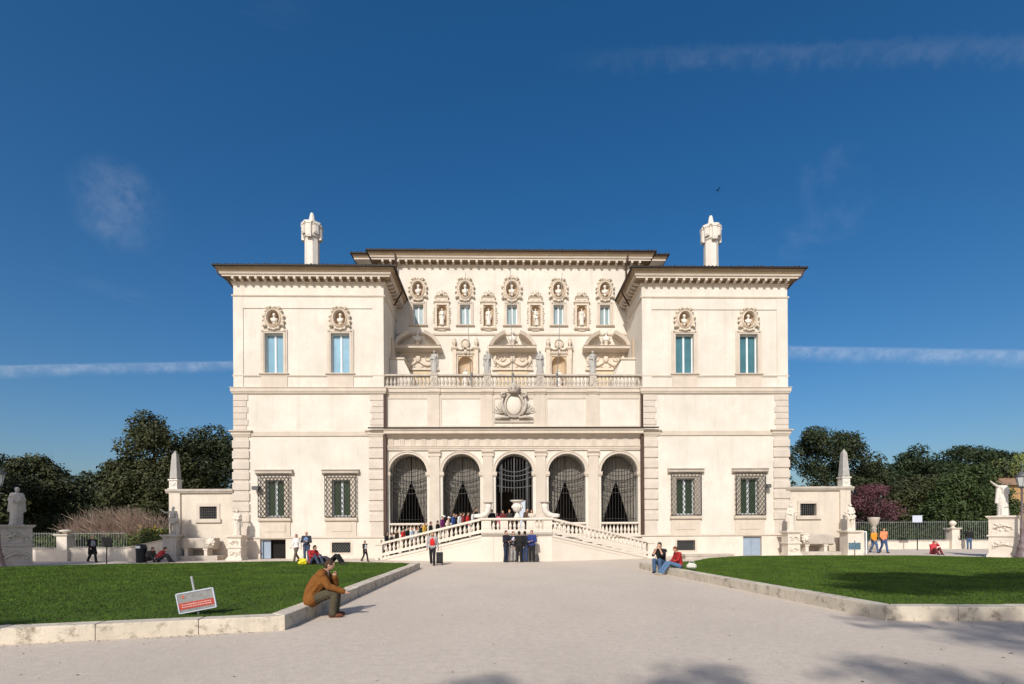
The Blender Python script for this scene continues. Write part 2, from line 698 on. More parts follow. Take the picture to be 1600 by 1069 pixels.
def bust(x, y, z, label, sc=1.0, rz=0.0, group='busts in oval medallions'):
    if _first_bust[0]:
        o = BUST
        _first_bust[0] = False
    else:
        o = BUST.copy()
        COL.objects.link(o)
    o.location = (x, y, z)
    o.scale = (sc, sc, sc)
    o.rotation_euler = (0, 0, rz)
    tag(o, label, 'bust', group)


med_w = medallion_mesh(.63, .70, .37, .50, 3)
dish_w = dish_mesh(.375, .505, .36)
med_c = [medallion_mesh(.62, .78, .38, .54, 11), medallion_mesh(.64, .80, .38, .54, 12), medallion_mesh(.68, .84, .40, .56, 13, True)]
dish_c = dish_mesh(.40, .56, .36)


def pane_outline(w, h, r):
    """tall pane with scalloped top and bottom corners"""
    p = []
    for (cx, cz, a0) in ((w - r, h - r, 0), (r, h - r, PI / 2), (r, r, PI), (w - r, r, 3 * PI / 2)):
        for k in range(4):
            a = a0 + PI / 2 * k / 3
            p.append((cx + r * math.cos(a), cz + r * math.sin(a)))
    return p


def upper_window(cx, y, hw, z0, z1, fo, zt, zb, pane, name='window', scallop=.09):
    m = MB()                                   # stone surround
    m.box(cx - fo, cx - hw, y - .07, y + .01, z0, zt)
    m.box(cx + hw, cx + fo, y - .07, y + .01, z0, zt)
    m.box(cx - hw, cx + hw, y - .07, y + .01, z1, zt)
    m.box(cx - fo + .1, cx - hw - .06, y - .10, y - .06, z0, zt - .1)
    m.box(cx + hw + .06, cx + fo - .1, y - .10, y - .06, z0, zt - .1)
    m.box(cx - fo + .1, cx + fo - .1, y - .10, y - .06, zt - .16, zt - .1)
    wn_ = m.build(name, 'trim', PAL)
    s = MB()
    s.prof([(y - .16, z0 - .06), (y - .16, z0 - .01), (y + .02, z0), (y + .02, z0 - .12), (y - .1, z0 - .12)], cx - fo - .08, cx + fo + .08)
    s.build('sill', 'trim', wn_)
    f = MB()
    yy = y + .22
    b = .07
    f.box(cx - hw, cx - hw + b, yy, yy + .08, z0, z1)
    f.box(cx + hw - b, cx + hw, yy, yy + .08, z0, z1)
    f.box(cx - .055, cx + .055, yy - .02, yy + .08, z0, z1)
    f.box(cx - hw + b, cx + hw - b, yy, yy + .08, z0, z0 + b)
    f.box(cx - hw + b, cx + hw - b, yy, yy + .08, z1 - b, z1)
    f.build('sash', 'window_white', wn_)
    bk = MB()
    bk.box(cx - hw, cx + hw, yy + .07, yy + .1, z0, z1)
    bk.build('backing', 'window_white', wn_)
    pw = hw - b - .055
    for x in (cx - hw + b, cx + .055):
        p = MB()
        p.poly([(x + q[0], z0 + b + q[1]) for q in pane_outline(pw, z1 - z0 - 2 * b, scallop)], yy + .045, yy + .085)
        p.build('pane', pane, wn_)
    return wn_


def lattice(mb, x0, x1, z0, z1, y, pitch, r):
    """diagonal iron lattice clipped to a rectangle, slope 1.5"""
    k = 1.45
    W, H = x1 - x0, z1 - z0
    for s in (1, -1):
        c = -H / k
        while c < W:
            pts = []
            for t in np.linspace(0, H, 2):
                pts.append((c + t / k, t))
            (xa, za), (xb, zb) = pts
            if xa < 0:
                za += (0 - xa) * k
                xa = 0
            if xb > W:
                zb -= (xb - W) * k
                xb = W
            if xb - xa > .02:
                if s < 0:
                    xa, xb = W - xa, W - xb
                mb.tube([(x0 + xa, y - .006 * s, z0 + za), (x0 + xb, y - .006 * s, z0 + zb)], r, 4, False, False)
            c += pitch


def ground_window(cx):
    hw, z0, z1 = .60, 2.74, 5.12
    m = MB()
    fo = .98
    m.box(cx - fo, cx - hw, -.05, .01, z0 - .05, 5.38)
    m.box(cx + hw, cx + fo, -.05, .01, z0 - .05, 5.38)
    m.box(cx - hw, cx + hw, -.05, .01, z1, 5.38)
    wn_ = m.build('window', 'trim', PAL)
    h = MB()
    h.prof([(.0, 5.40), (-.10, 5.44), (-.22, 5.52), (-.26, 5.53), (-.26, 5.66), (-.32, 5.70), (-.33, 5.74), (.0, 5.80)], cx - 1.18, cx + 1.18)
    h.build('hood', 'weathered', wn_)
    s = MB()
    s.prof([(.0, 2.40), (-.16, 2.44), (-.2, 2.52), (-.2, 2.62), (-.0, 2.66)], cx - 1.05, cx + 1.05)
    s.box(cx - .98, cx + .98, -.06, .0, 1.42, 2.40)
    s.box(cx - .68, cx + .68, -.09, -.055, 1.75, 2.22)
    s.build('apron', 'trim', wn_)
    f = MB()
    yy = .25
    b = .06
    f.box(cx - hw, cx - hw + b, yy, yy + .08, z0, z1)
    f.box(cx + hw - b, cx + hw, yy, yy + .08, z0, z1)
    f.box(cx - .07, cx + .07, yy - .02, yy + .08, z0, z1)
    f.box(cx - hw + b, cx + hw - b, yy, yy + .08, z0, z0 + b)
    f.box(cx - hw + b, cx + hw - b, yy, yy + .08, z1 - b, z1)
    f.build('sash', 'window_white', wn_)
    for x in (cx - hw + b, cx + .07):
        p = MB()
        p.box(x, x + hw - b - .07, yy + .05, yy + .09, z0 + b, z1 - b)
        p.build('pane', 'pane_green', wn_)
    g = MB()
    x0, x1, za, zb = cx - .98, cx + .98, 2.70, 5.39
    lattice(g, x0, x1, za, zb, -.24, .235, .019)
    for X in (x0, x1):
        g.tube([(X, -.24, za), (X, -.24, zb)], .026, 5)
        for z in np.linspace(za, zb, 9):
            g.tube([(X, -.24, z), (X, .0, z)], .014, 4)
    for Z in (za, zb):
        g.tube([(x0, -.24, Z), (x1, -.24, Z)], .026, 5)
    g.build('grille', 'iron', wn_)


def basement_window(cx):
    m = MB()
    m.box(cx - .74, cx - .6, -.09, .0, .25, 1.16)
    m.box(cx + .6, cx + .74, -.09, .0, .25, 1.16)
    m.box(cx - .6, cx + .6, -.09, .0, 1.04, 1.16)
    m.box(cx - .6, cx + .6, -.09, .0, .25, .38)
    o = m.build('window', 'trim', PAL)
    p = MB()
    p.box(cx - .62, cx + .62, .18, .22, .36, 1.06)
    p.build('pane', 'dark_room', o)
    g = MB()
    lattice(g, cx - .6, cx + .6, .38, 1.04, .02, .17, .02)
    g.build('grille', 'iron_grey', o)


quoin_meshes = {}


def quoin(x0, x1, z0, z1, y0, y1, m='quoin'):
    q = MB()
    q.cbox(x0, x1, y0, y1, z0, z1, .025)
    return q.build('quoin', m, PAL)


def wing(s):
    a, b = (-WX1, -WX0) if s < 0 else (WX0, WX1)
    cxs = (s * 15.52, s * 11.26)
    holes = []
    for c in cxs:
        holes += [(c - .6, c + .6, 12.03, 14.62), (c - .6, c + .6, 2.74, 5.12), (c - .37, c + .37, 15.05, 16.05)]
    holes += [(s * 11.26 - .6, s * 11.26 + .6, .38, 1.04)]
    if s < 0:
        holes += [(-16.47, -14.83, -.01, 1.28)]
    else:
        holes += [(15.05, 16.29, -.01, 1.28)]
    m = MB()
    wall(m, a, b, -.01, 18.1, holes, 0, .4)
    m.add([(a, 0, 0), (a, 18, 0), (a, 18, 18.1), (a, 0, 18.1)], [(0, 1, 2, 3)])
    m.add([(b, 0, 0), (b, 18, 0), (b, 18, 18.1), (b, 0, 18.1)], [(3, 2, 1, 0)])
    m.add([(a, 18, 0), (b, 18, 0), (b, 18, 18.1), (a, 18, 18.1)], [(3, 2, 1, 0)])
    m.build('wing_wall', 'stucco', PAL)
    eave_cornice(a, b, 0, 18, 0.0)
    hip_roof('roof', a, b, 0, 18, ZE, .84, PAL)
    brackets(a - .05, b + .05, 0, 18, 20)
    for i in range(14):
        X = b if s < 0 else a
        link('bracket', bracket_me, PAL, (X - s * .13, .2 + i * .48, 0), PI / 2 if s < 0 else -PI / 2)
    st = MB()
    st.ring([(0, 16.95), (.05, 16.97), (.09, 17.03), (.09, 17.09), (0, 17.12)], a, b, 0, 18)
    st.build('string_course', 'trim', PAL)
    # sunk panel framed by pilaster strips
    p = MB()
    for x0, x1 in ((a, a + .64), (b - .72, b)):
        p.box(x0 + .004, x1 - .004, -.05, .0, 11.12, 16.95)
    p.box(a + .64, b - .72, -.05, .0, 16.23, 16.94)
    p.build('panel_frame', 'stucco', PAL)
    p = MB()
    p.ring([(0, 11.80), (.05, 11.81), (.07, 11.90), (.0, 11.93)], a, b, 0, 18)
    p.build('string_course', 'trim', PAL)
    for cx in cxs:
        q = MB()
        q.box(cx - .84, cx + .84, -.045, .0, 11.1, 11.83)
        q.build('apron', 'trim', PAL)
    p = MB()
    p.ring([(0, 10.66), (.09, 10.70), (.12, 10.78), (.16, 10.84), (.16, 11.02), (.20, 11.06), (.20, 11.10), (0, 11.13)], a, b, 0, 18)
    p.build('string_course', 'trim', PAL)
    p = MB()
    p.ring([(0, 7.93), (.07, 7.95), (.09, 8.22), (.03, 8.3), (0, 8.31)], a, b, 0, 18)
    p.build('string_course', 'trim', PAL)
    # quoins
    for (qx0, qx1, sd) in ((a, a + 1, -1), (b - 1, b, 1)):
        z = 10.64
        k = 0
        while z > 8.4:
            h = min(.40, z - 8.34)
            L = .92 if k % 2 == 0 else .82
            if sd < 0:
                quoin(qx0 - .04, qx0 + L, z - h + .012, z, -.05, .6 if k % 2 else .9)
            else:
                quoin(qx1 - L, qx1 + .04, z - h + .012, z, -.05, .6 if k % 2 else .9)
            z -= h
            k += 1
        # capital over the lower tier
        cp = MB()
        x0, x1 = (qx0 - .0, qx0 + .98) if sd < 0 else (qx1 - .98, qx1 + .0)
        cp.ring([(0, 7.88), (.06, 7.9), (.1, 8.0), (.14, 8.06), (.14, 8.18), (.24, 8.24), (.25, 8.31), (0, 8.36)], x0, x1, 0, 1.0)
        cp.build('capital', 'trim', PAL)
        # pilaster behind the lower blocks
        pm = MB()
        if sd < 0:
            pm.box(qx0 - .035, qx0 + .92, -.035, .95, 1.42, 7.90)
        else:
            pm.box(qx1 - .92, qx1 + .035, -.035, .95, 1.42, 7.90)
        pm.build('pilaster', 'quoin', PAL)
        z = 7.68
        while z > 2.6:
            if sd < 0:
                quoin(qx0 - .10, qx0 + 1.0, z - .50, z, -.10, 1.0)
            else:
                quoin(qx1 - 1.0, qx1 + .10, z - .50, z, -.10, 1.0)
            z -= .685
    # base
    p = MB()
    dx0, dx1 = (-16.47, -14.83) if s < 0 else (15.05, 16.29)
    p.ring([(0, 1.24), (.05, 1.27), (.12, 1.33), (.12, 1.39), (0, 1.44)], a, b, 0, 18)
    p.build('string_course', 'trim', PAL)
    p = MB()
    wall(p, a - .08, b + .08, -.01, 1.25, [h for h in holes if h[3] < 1.5], -.08, .1)
    p.add([(a - .08, -.08, 0), (a - .08, 6, 0), (a - .08, 6, 1.25), (a - .08, -.08, 1.25)], [(0, 1, 2, 3)])
    p.add([(b + .08, -.08, 0), (b + .08, 6, 0), (b + .08, 6, 1.25), (b + .08, -.08, 1.25)], [(3, 2, 1, 0)])
    p.build('plinth', 'travertine', PAL)
    # windows
    for i, cx in enumerate(cxs):
        upper_window(cx, 0, .6, 12.03, 14.62, .86, 14.86, 0, 'pane_blue' if s < 0 else 'pane_teal')
        ground_window(cx)
        link('medallion', med_w, PAL, (cx, 0, 15.55))
        link('dish', dish_w, PAL, (cx, .02, 15.55))
    basement_window(s * 11.26)


wing(-1)
wing(1)
wn_names = {-15.52: 'far left', -11.26: 'inner left', 11.26: 'inner right', 15.52: 'far right'}
bust(-15.52, YF - .0, 15.50, 'stone bust in the oval medallion above the leftmost blue window of the palace', .95, .2)
bust(-11.26, YF - .0, 15.50, 'stone bust in the oval medallion of the left wing next to the terrace', .95, -.2)
bust(11.26, YF - .0, 15.50, 'stone bust in the oval medallion of the right wing next to the terrace', .95, .15)
bust(15.52, YF - .0, 15.50, 'stone bust in the oval medallion above the rightmost teal window of the palace', .95, -.15)

# basement doors
d = MB()
d.box(-16.43, -16.37, .05, .85, .02, 1.25)
dl = d.build('door', 'door_grey', PAL)
d = MB()
d.box(-16.60, -14.70, .4, .45, -.01, 1.4)
d.box(-16.55, -14.75, .4, 3.5, -.02, .0)
d.build('doorway', 'dark_room', PAL)
d = MB()
d.box(-16.46, -15.9, .18, .22, .02, 1.26)
d.build('door', 'door_grey', PAL)
for x0, x1 in ((15.07, 15.66), (15.68, 16.27)):
    d = MB()
    d.box(x0, x1, .10, .14, .01, 1.27)
    for z0, z1 in ((.1, .4), (.5, 1.15)):
        d.box(x0 + .06, x0 + .10, .085, .1, z0, z1)
        d.box(x1 - .10, x1 - .06, .085, .1, z0, z1)
        d.box(x0 + .1, x1 - .1, .085, .1, z0, z0 + .04)
        d.box(x0 + .1, x1 - .1, .085, .1, z1 - .04, z1)
    d.build('door', 'door_grey', PAL)
# rain pipes between wings and portico, elbows under the eaves
for s in (-1, 1):
    p = MB()
    p.box(s * 8.42 - .1, s * 8.42 + .1, -.12, .12, 1.45, 8.05)
    p.box(s * 8.42 - .07, s * 8.42 + .07, -.05, .12, 8.42, 10.7)
    p.build('rain_pipe', 'pipe', PAL)
    p = MB()
    p.tube([(s * 18.85, -.7, 18.5), (s * 18.75, -.62, 18.15), (s * 18.4, -.3, 17.95), (s * 18.2, .3, 17.6), (s * 18.2, .4, 11)], .05, 6)
    p.build('rain_pipe', 'pipe', PAL)
    p = MB()
    p.tube([(s * 7.55, -.2, 18.55), (s * 7.6, 2.0, 18.3), (s * 8.3, 2.6, 17.6)], .06, 6)
    p.build('rain_pipe', 'pipe', PAL)
    p = MB()
    p.tube([(s * 8.36, 3.2, 21.6), (s * 8.36, 3.75, 21.0), (s * 8.36, 3.85, 18.7)], .06, 6)
    p.build('rain_pipe', 'pipe', PAL)
# small grey spot lamps on the quoins
for x in (-16.75, 16.78):
    p = MB()
    p.tube([(x, -.05, 4.55), (x, -.3, 4.6)], .03, 6)
    p.box(x - .04, x + .32 * (1 if x < 0 else -1) + .04, -.5, -.2, 4.45, 4.68)
    tag(p.build('wall_lamp', 'iron_grey', None, (0, YF, 0)), 'small grey floodlight fixed to the %s wing beside the corner quoins' % ('left' if x < 0 else 'right'), 'lamp')


# ------------------------------------------------------------------ portico
AX = [-6.96, -3.48, 0, 3.48, 6.96]
AR, ZSP, ZFL = 1.225, 5.56, 1.42
YP = .2


def portico_wall():
    m = MB()
    y0, y1 = YP, YP + 1.05
    zt = 7.05
    xs = [-8.44] + [v for c in AX for v in (c - AR, c + AR)] + [8.44]
    for i in range(0, len(xs), 2):
        m.box(xs[i], xs[i + 1], y0, y1, ZFL - .02, ZSP)
    n = 24
    for c in AX:
        arc = [(c + AR * math.cos(PI - PI * k / n), ZSP + AR * math.sin(PI - PI * k / n)) for k in range(n + 1)]
        for k in range(n):
            (xa, za), (xb, zb) = arc[k], arc[k + 1]
            m.add([(xa, y0, za), (xb, y0, zb), (xb, y0, zt), (xa, y0, zt)], [(0, 1, 2, 3)])
            m.add([(xa, y1, za), (xb, y1, zb), (xb, y1, zt), (xa, y1, zt)], [(3, 2, 1, 0)])
            m.add([(xa, y0, za), (xa, y1, za), (xb, y1, zb), (xb, y0, zb)], [(0, 1, 2, 3)])
    for i in range(0, len(xs), 2):
        m.box(xs[i], xs[i + 1], y0, y1, ZSP, zt)
    return m.build('portico_wall', 'stucco', PAL)


portico_wall()
for c in AX:
    m = MB()
    n = 28
    for (ra, rb, yo) in ((AR + .02, AR + .16, .05), (AR + .16, AR + .23, .09)):
        v, f = [], []
        for k in range(n + 1):
            a = PI - PI * k / n
            for r, y in ((ra, YP), (ra, YP - yo), (rb, YP - yo), (rb, YP)):
                v.append((c + r * math.cos(a), y, ZSP + r * math.sin(a)))
        for k in range(n):
            for q in range(3):
                f.append((k * 4 + q, k * 4 + q + 1, (k + 1) * 4 + q + 1, (k + 1) * 4 + q))
        m.add(v, f)
    m.build('archivolt', 'trim', PAL)
    for s in (-1, 1):
        q = MB()
        xa, xb = (c - AR - .32, c - AR + .08) if s < 0 else (c + AR - .08, c + AR + .32)
        q.box(xa, xb, YP - .10, YP + .75, ZSP - .16, ZSP + .05)
        q.box(xa + .03, xb - .03, YP - .06, YP + .72, ZSP - .24, ZSP - .16)
        q.build('impost', 'trim', PAL)
for x in (-5.22, -1.74, 1.74, 5.22):
    m = MB()
    m.box(x - .32, x + .32, YP - .13, YP, ZFL, 6.66)
    m.build('pilaster', 'trim', PAL)
    m = MB()
    m.prof([(YP, 6.62), (YP - .16, 6.64), (YP - .16, 6.70), (YP - .14, 6.72), (YP - .14, 6.80), (YP - .24, 6.92), (YP - .24, 7.00), (YP, 7.0)], x - .40, x + .40)
    m.build('capital', 'trim', PAL)
m = MB()
m.box(-8.43, 8.43, YP - .10, YP + .6, 7.03, 7.14)
m.box(-8.43, 8.43, YP - .13, YP + .6, 7.14, 7.26)
m.box(-8.43, 8.43, YP - .17, YP + .6, 7.26, 7.33)
m.build('architrave', 'trim', PAL)
m = MB()
m.box(-8.43, 8.43, YP - .06, YP + .6, 7.33, 7.84)
m.build('frieze', 'quoin', PAL)
tg = MB()
for k in (-1, 0, 1):
    tg.box(k * .11 - .038, k * .11 + .038, -.055, .0, 7.35, 7.78)
tg.box(-.17, .17, -.025, .0, 7.34, 7.79)
tg.box(-.18, .18, -.07, .0, 7.78, 7.83)
tg_me = tg.mesh('triglyph', 'trim')
copies('triglyph', tg_me, PAL, [((k - 11.5) * .70, YP - .06, 0) for k in range(24)])
m = MB()
m.prof([(YP, 7.82), (YP - .12, 7.84), (YP - .16, 7.92), (YP - .22, 8.02), (YP - .52, 8.06), (YP - .52, 8.22), (YP - .56, 8.24), (YP - .62, 8.34), (YP - .62, 8.38), (YP, 8.48)], -8.43, 8.43)
m.build('cornice', 'trim', PAL)
m = MB()
m.box(-9.4, 9.4, YP - .66, YP - .56, 8.36, 8.44)
m.build('gutter', 'gutter', PAL)
# attic over the cornice
m = MB()
m.box(-8.43, 8.43, YP + .05, YP + .6, 8.42, 10.75)
m.build('attic_wall', 'stucco', PAL)
pil = [-5.22, -1.74, 1.74, 5.22]
for x in pil:
    m = MB()
    m.box(x - .33, x + .33, YP - .05, YP + .05, 8.44, 10.74)
    m.build('pilaster', 'trim', PAL)
edges = [-8.43] + [v for x in pil for v in (x - .33, x + .33)] + [8.43]
for i in range(0, 10, 2):
    xa, xb = edges[i], edges[i + 1]
    m = MB()
    m.box(xa, xb, YP + .005, YP + .05, 10.43, 10.74)
    m.box(xa, xb, YP + .005, YP + .05, 8.44, 8.66)
    m.box(xa, xa + .13, YP + .005, YP + .05, 8.66, 10.43)
    m.box(xb - .13, xb, YP + .005, YP + .05, 8.66, 10.43)
    m.build('panel_frame', 'trim', PAL)
ATT = [(YP + .05, 10.70), (YP - .02, 10.72), (YP - .06, 10.80), (YP - .12, 10.84), (YP - .12, 11.04), (YP - .17, 11.08), (YP - .18, 11.16), (YP + .05, 11.18)]
m = MB()
m.prof(ATT, -8.43, 8.43)
m.build('cornice', 'trim', PAL)
for x in pil:
    m = MB()
    m.prof([(y - .07, z + .003) for y, z in ATT], x - .40, x + .40)
    m.build('cornice', 'trim', PAL)
m = MB()
m.box(-8.43, 8.43, YP + .3, 4.0, 11.0, 11.15)
m.build('terrace_floor', 'trim', PAL)

BAL = [(.085, 0), (.085, .05), (.05, .07), (.06, .10), (.095, .20), (.10, .27), (.075, .36), (.045, .47), (.04, .53), (.06, .56), (.075, .59), (.075, .64)]
bal_me = MB().lathe(BAL, seg=10).mesh('baluster', 'travertine')
bal_w = MB().lathe(BAL, seg=10).mesh('baluster', 'weathered')
# terrace balustrade
m = MB()
m.box(-8.43, 8.43, YP - .12, YP + .16, 11.17, 11.25)
m.build('balustrade_base', 'weathered', PAL)
ped = [-5.22, -1.74, 1.74, 5.22]
spans = [(-8.4, -5.45), (-4.99, -1.97), (-1.51, 1.51), (1.97, 4.99), (5.45, 8.4)]
for a, b in spans:
    m = MB()
    m.prof([(YP - .14, 11.88), (YP - .16, 11.93), (YP - .14, 12.0), (YP + .18, 12.0), (YP + .2, 11.93), (YP + .18, 11.88)], a, b)
    m.build('handrail', 'weathered', PAL)
    n = round((b - a) / .255)
    copies('baluster', bal_w, PAL, [(a + (b - a) * (i + .5) / n, YP + .02, 11.245) for i in range(n)])
for x in ped:
    m = MB()
    m.box(x - .23, x + .23, YP - .17, YP + .23, 11.19, 11.93)
    m.box(x - .27, x + .27, YP - .2, YP + .26, 11.93, 12.05)
    for k in range(7):
        m.ell((x + random.uniform(-.12, .12), YP - .17, 11.3 + k * .08), (.07, .04, .06), 7, 5)
    m.build('pedestal', 'weathered', PAL)

# portico inside
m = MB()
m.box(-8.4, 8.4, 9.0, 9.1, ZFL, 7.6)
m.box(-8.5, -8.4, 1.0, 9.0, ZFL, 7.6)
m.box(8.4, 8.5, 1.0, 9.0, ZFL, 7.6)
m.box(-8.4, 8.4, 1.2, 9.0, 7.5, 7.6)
m.build('portico_inner_wall', mat('inner_wall_dark', (.10, .085, .07), .9, .3, .6), PAL)  # low albedo puts the deep shade of the interior into the wall colour
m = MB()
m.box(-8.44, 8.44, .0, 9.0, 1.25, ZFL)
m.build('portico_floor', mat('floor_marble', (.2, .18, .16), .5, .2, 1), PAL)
m = MB()
m.box(-8.44, 8.44, .1, .4, -.01, 1.26)
m.prof([(YP, 1.25), (-.02, 1.27), (-.06, 1.33), (-.06, 1.40), (YP, 1.44)], -8.44, 8.44)
m.build('plinth', 'travertine', PAL)


def arch_top(dx, R=AR):
    return ZSP + math.sqrt(max(0, R * R - dx * dx))


def grille(c, m_, gate=False):
    g = MB()
    y = .55
    n = 13
    for k in range(n):
        dx = -1.17 + 2.34 * k / (n - 1)
        if gate and -1.0 < dx < -.1:
            g.tube([(c + dx, y, 4.3), (c + dx, y, arch_top(dx) + .02)], .018, 5, False, False)
        else:
            g.tube([(c + dx, y, ZFL), (c + dx, y, arch_top(dx) + .02)], .018, 5, False, False)
    for e, md in ((6.1, 5.63), (5.69, 5.35), (5.33, 5.04), (5.12, 4.87), (4.74, 4.58), (4.49, 4.21)):
        if gate and e in (5.12, 4.49):
            continue
        pts = []
        for k in range(15):
            dx = -1.2 + 2.4 * k / 14
            z = md + (e - md) * (dx / 1.2) ** 2
            if z < arch_top(dx) + .05:
                pts.append((c + dx, y - .015, z))
        g.tube(pts, .030 if gate else .024, 5, False, False)
    for k in range(12):
        dx = -1.1 + 2.2 * k / 11
        z = 4.95 + .25 * (dx / 1.2) ** 2
        if not gate:
            g.tube([(c + dx - .06, y - .02, z - .05), (c + dx, y - .02, z + .08), (c + dx + .06, y - .02, z - .05)], .013, 4, False, False)
    if gate:
        for dx in (-.86, 0, .86):
            g.tube([(c + dx, y - .03, ZFL if dx else 3.4), (c + dx, y - .03, arch_top(dx))], .045, 6)
    else:
        g.tube([(c - 1.2, y, 2.5), (c + 1.2, y, 2.5)], .02, 5)
    g.build('iron_gate' if gate else 'iron_grille', m_, PAL)


def curtain(c, s):
    """one drape of a parted pair: closed above the tie, swept aside below"""
    nu, nv = 46, 22
    v, f = [], []
    for j in range(nv + 1):
        z = 6.95 + (2.12 - 6.95) * j / nv
        t = max(0.0, (5.05 - z) / (5.05 - ZFL))
        inner = .02 + 1.12 * t ** .9
        outer = 1.36
        for i in range(nu + 1):
            u = i / nu
            x = inner + (outer - inner) * u
            amp = .035 + .045 * t
            y = 1.36 + amp * math.sin(u * 2 * PI * 8.5 + s * 1.3) + .02 * math.sin(u * 31 + j * .4)
            v.append((c + s * x, y, z))
    for j in range(nv):
        for i in range(nu):
            a = j * (nu + 1) + i
            f.append((a, a + 1, a + nu + 2, a + nu + 1))
    m = MB()
    m.add(v, f, True)
    m.build('curtain', 'curtain', PAL)


for i, c in enumerate(AX):
    if i == 2:
        grille(c, 'iron_grey', True)
    else:
        grille(c, 'iron')
        curtain(c, -1)
        curtain(c, 1)
        # low balustrade in the arch
        m = MB()
        m.box(c - 1.22, c + 1.22, YP - .06, YP + .3, ZFL, ZFL + .10)
        m.build('balustrade_base', 'travertine', PAL)
        m = MB()
        m.prof([(YP - .1, 2.14), (YP - .12, 2.2), (YP - .1, 2.27), (YP + .32, 2.27), (YP + .34, 2.2), (YP + .32, 2.14)], c - 1.22, c + 1.22)
        m.build('handrail', 'travertine', PAL)
        copies('baluster', bal_me, PAL, [(c - 1.22 + 2.44 * (k + .5) / 10, YP + .1, ZFL + .09) for k in range(10)], None, (1, 1, 1.0))
m = MB()
m.box(.32, .72, -.02, .03, 0, 2.25)
m.box(.30, .74, -.04, .05, 2.25, 2.3)
m.box(.36, .68, -.03, -.02, 1.2, 2.1)
tag(m.build('notice_board', 'board_grey', None, (0, YF + .35, ZFL)), 'tall pale grey notice board standing in the middle arch behind the urn', 'board')

# ------------------------------------------------------------------ upper middle wall behind the terrace
YB = 4.0
wx = [-6.84, -3.42, 0, 3.42, 6.84]
nx = [-5.12, -1.72, 1.72, 5.12]
holes = [(x - .37, x + .37, 16.80, 18.27) for x in wx] + [(x - .40, x + .40, 18.77, 19.89) for x in wx]
holes += [(x - .36, x + .36, 16.72, 18.27) for x in nx]
holes += [(x - .55, x + .55, 11.15, 14.5) for x in (-3.42, 3.42)]
m = MB()
wall(m, -9.6, 9.6, 11.0, 21.1, holes, YB, .3)
m.add([(-9.6, YB, 11), (-9.6, 18, 11), (-9.6, 18, 21.3), (-9.6, YB, 21.3)], [(0, 1, 2, 3)])
m.add([(9.6, YB, 11), (9.6, 18, 11), (9.6, 18, 21.3), (9.6, YB, 21.3)], [(3, 2, 1, 0)])
m.build('upper_wall', 'stucco', PAL)
DZ = 3.22
eave_cornice(-9.6, 9.6, YB, 16, DZ)
hip_roof('roof', -9.6, 9.6, YB, 16, 21.84, .80, PAL)
for i in range(34):
    link('bracket', bracket_me, PAL, (-9.6 + 19.2 * (i + .5) / 34, YB - .13, DZ))
m = MB()
m.box(-11.7, 11.7, 7.5, 15.9, 17, 23.2)
m.build('rear_block_wall', 'stucco', PAL)
m = MB()
m.ring([(0, 22.7), (.2, 22.8), (.6, 23.1), (.6, 23.22)], -11.7, 11.7, 7.5, 15.9)
m.build('cornice', 'trim', PAL)
hip_roof('roof', -11.7, 11.7, 7.5, 15.9, 23.5, .8, PAL)
m = MB()
m.prof([(YB, 16.0), (YB - .07, 16.03), (YB - .1, 16.12), (YB - .1, 16.17), (YB, 16.22)], -8.44, 8.44)
m.build('string_course', 'trim', PAL)
for i, x in enumerate(wx):
    upper_window(x, YB, .37, 16.80, 18.27, .60, 18.50, 0, 'pane_pale', 'window', .05)
    me = med_c[2] if i == 2 else med_c[i % 2]
    link('medallion', me, PAL, (x, YB, 19.33))
    link('dish', dish_c, PAL, (x, YB + .02, 19.33))
for x, n_ in zip(wx, ('above the leftmost upper window of the recessed middle wall', 'above the second upper window of the recessed middle wall',
                      'in the crowned middle medallion under the central eave', 'above the fourth upper window of the recessed middle wall', 'above the rightmost upper window of the recessed middle wall')):
    bust(x, YF + YB, 19.28, 'stone bust ' + n_, 1.05, random.uniform(-.4, .4))


def niche_mesh(w, h, depth, m_='niche', n=14):
    """arched niche, apex at h, hollow half cylinder with a quarter-sphere head; face plate fills the corners"""
    m = MB()
    zs = h - w
    prof = [(-w * math.cos(PI * k / n), depth * math.sin(PI * k / n)) for k in range(n + 1)]
    v = [(x, y, 0) for x, y in prof] + [(x, y, zs) for x, y in prof]
    m.add(v, [(k, k + 1, k + n + 2, k + n + 1) for k in range(n)], True)
    rows = 7
    v = []
    for r in range(rows + 1):
        ph = PI / 2 * r / rows
        for x, y in prof:
            v.append((x * math.cos(ph), y * math.cos(ph), zs + w * math.sin(ph)))
    f = []
    for r in range(rows):
        for k in range(n):
            a = r * (n + 1) + k
            f.append((a, a + 1, a + n + 2, a + n + 1))
    m.add(v, f, True)
    # corner plates
    for k in range(n):
        a0, a1 = PI - PI * k / n, PI - PI * (k + 1) / n
        p0 = (w * math.cos(a0), -.003, zs + w * math.sin(a0))
        p1 = (w * math.cos(a1), -.003, zs + w * math.sin(a1))
        m.add([p0, p1, (p1[0], -.003, h + .02), (p0[0], -.003, h + .02)], [(0, 1, 2, 3)])
    return m.mesh('niche', m_)


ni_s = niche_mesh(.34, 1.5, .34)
ni_l = niche_mesh(.53, 2.45, .5)


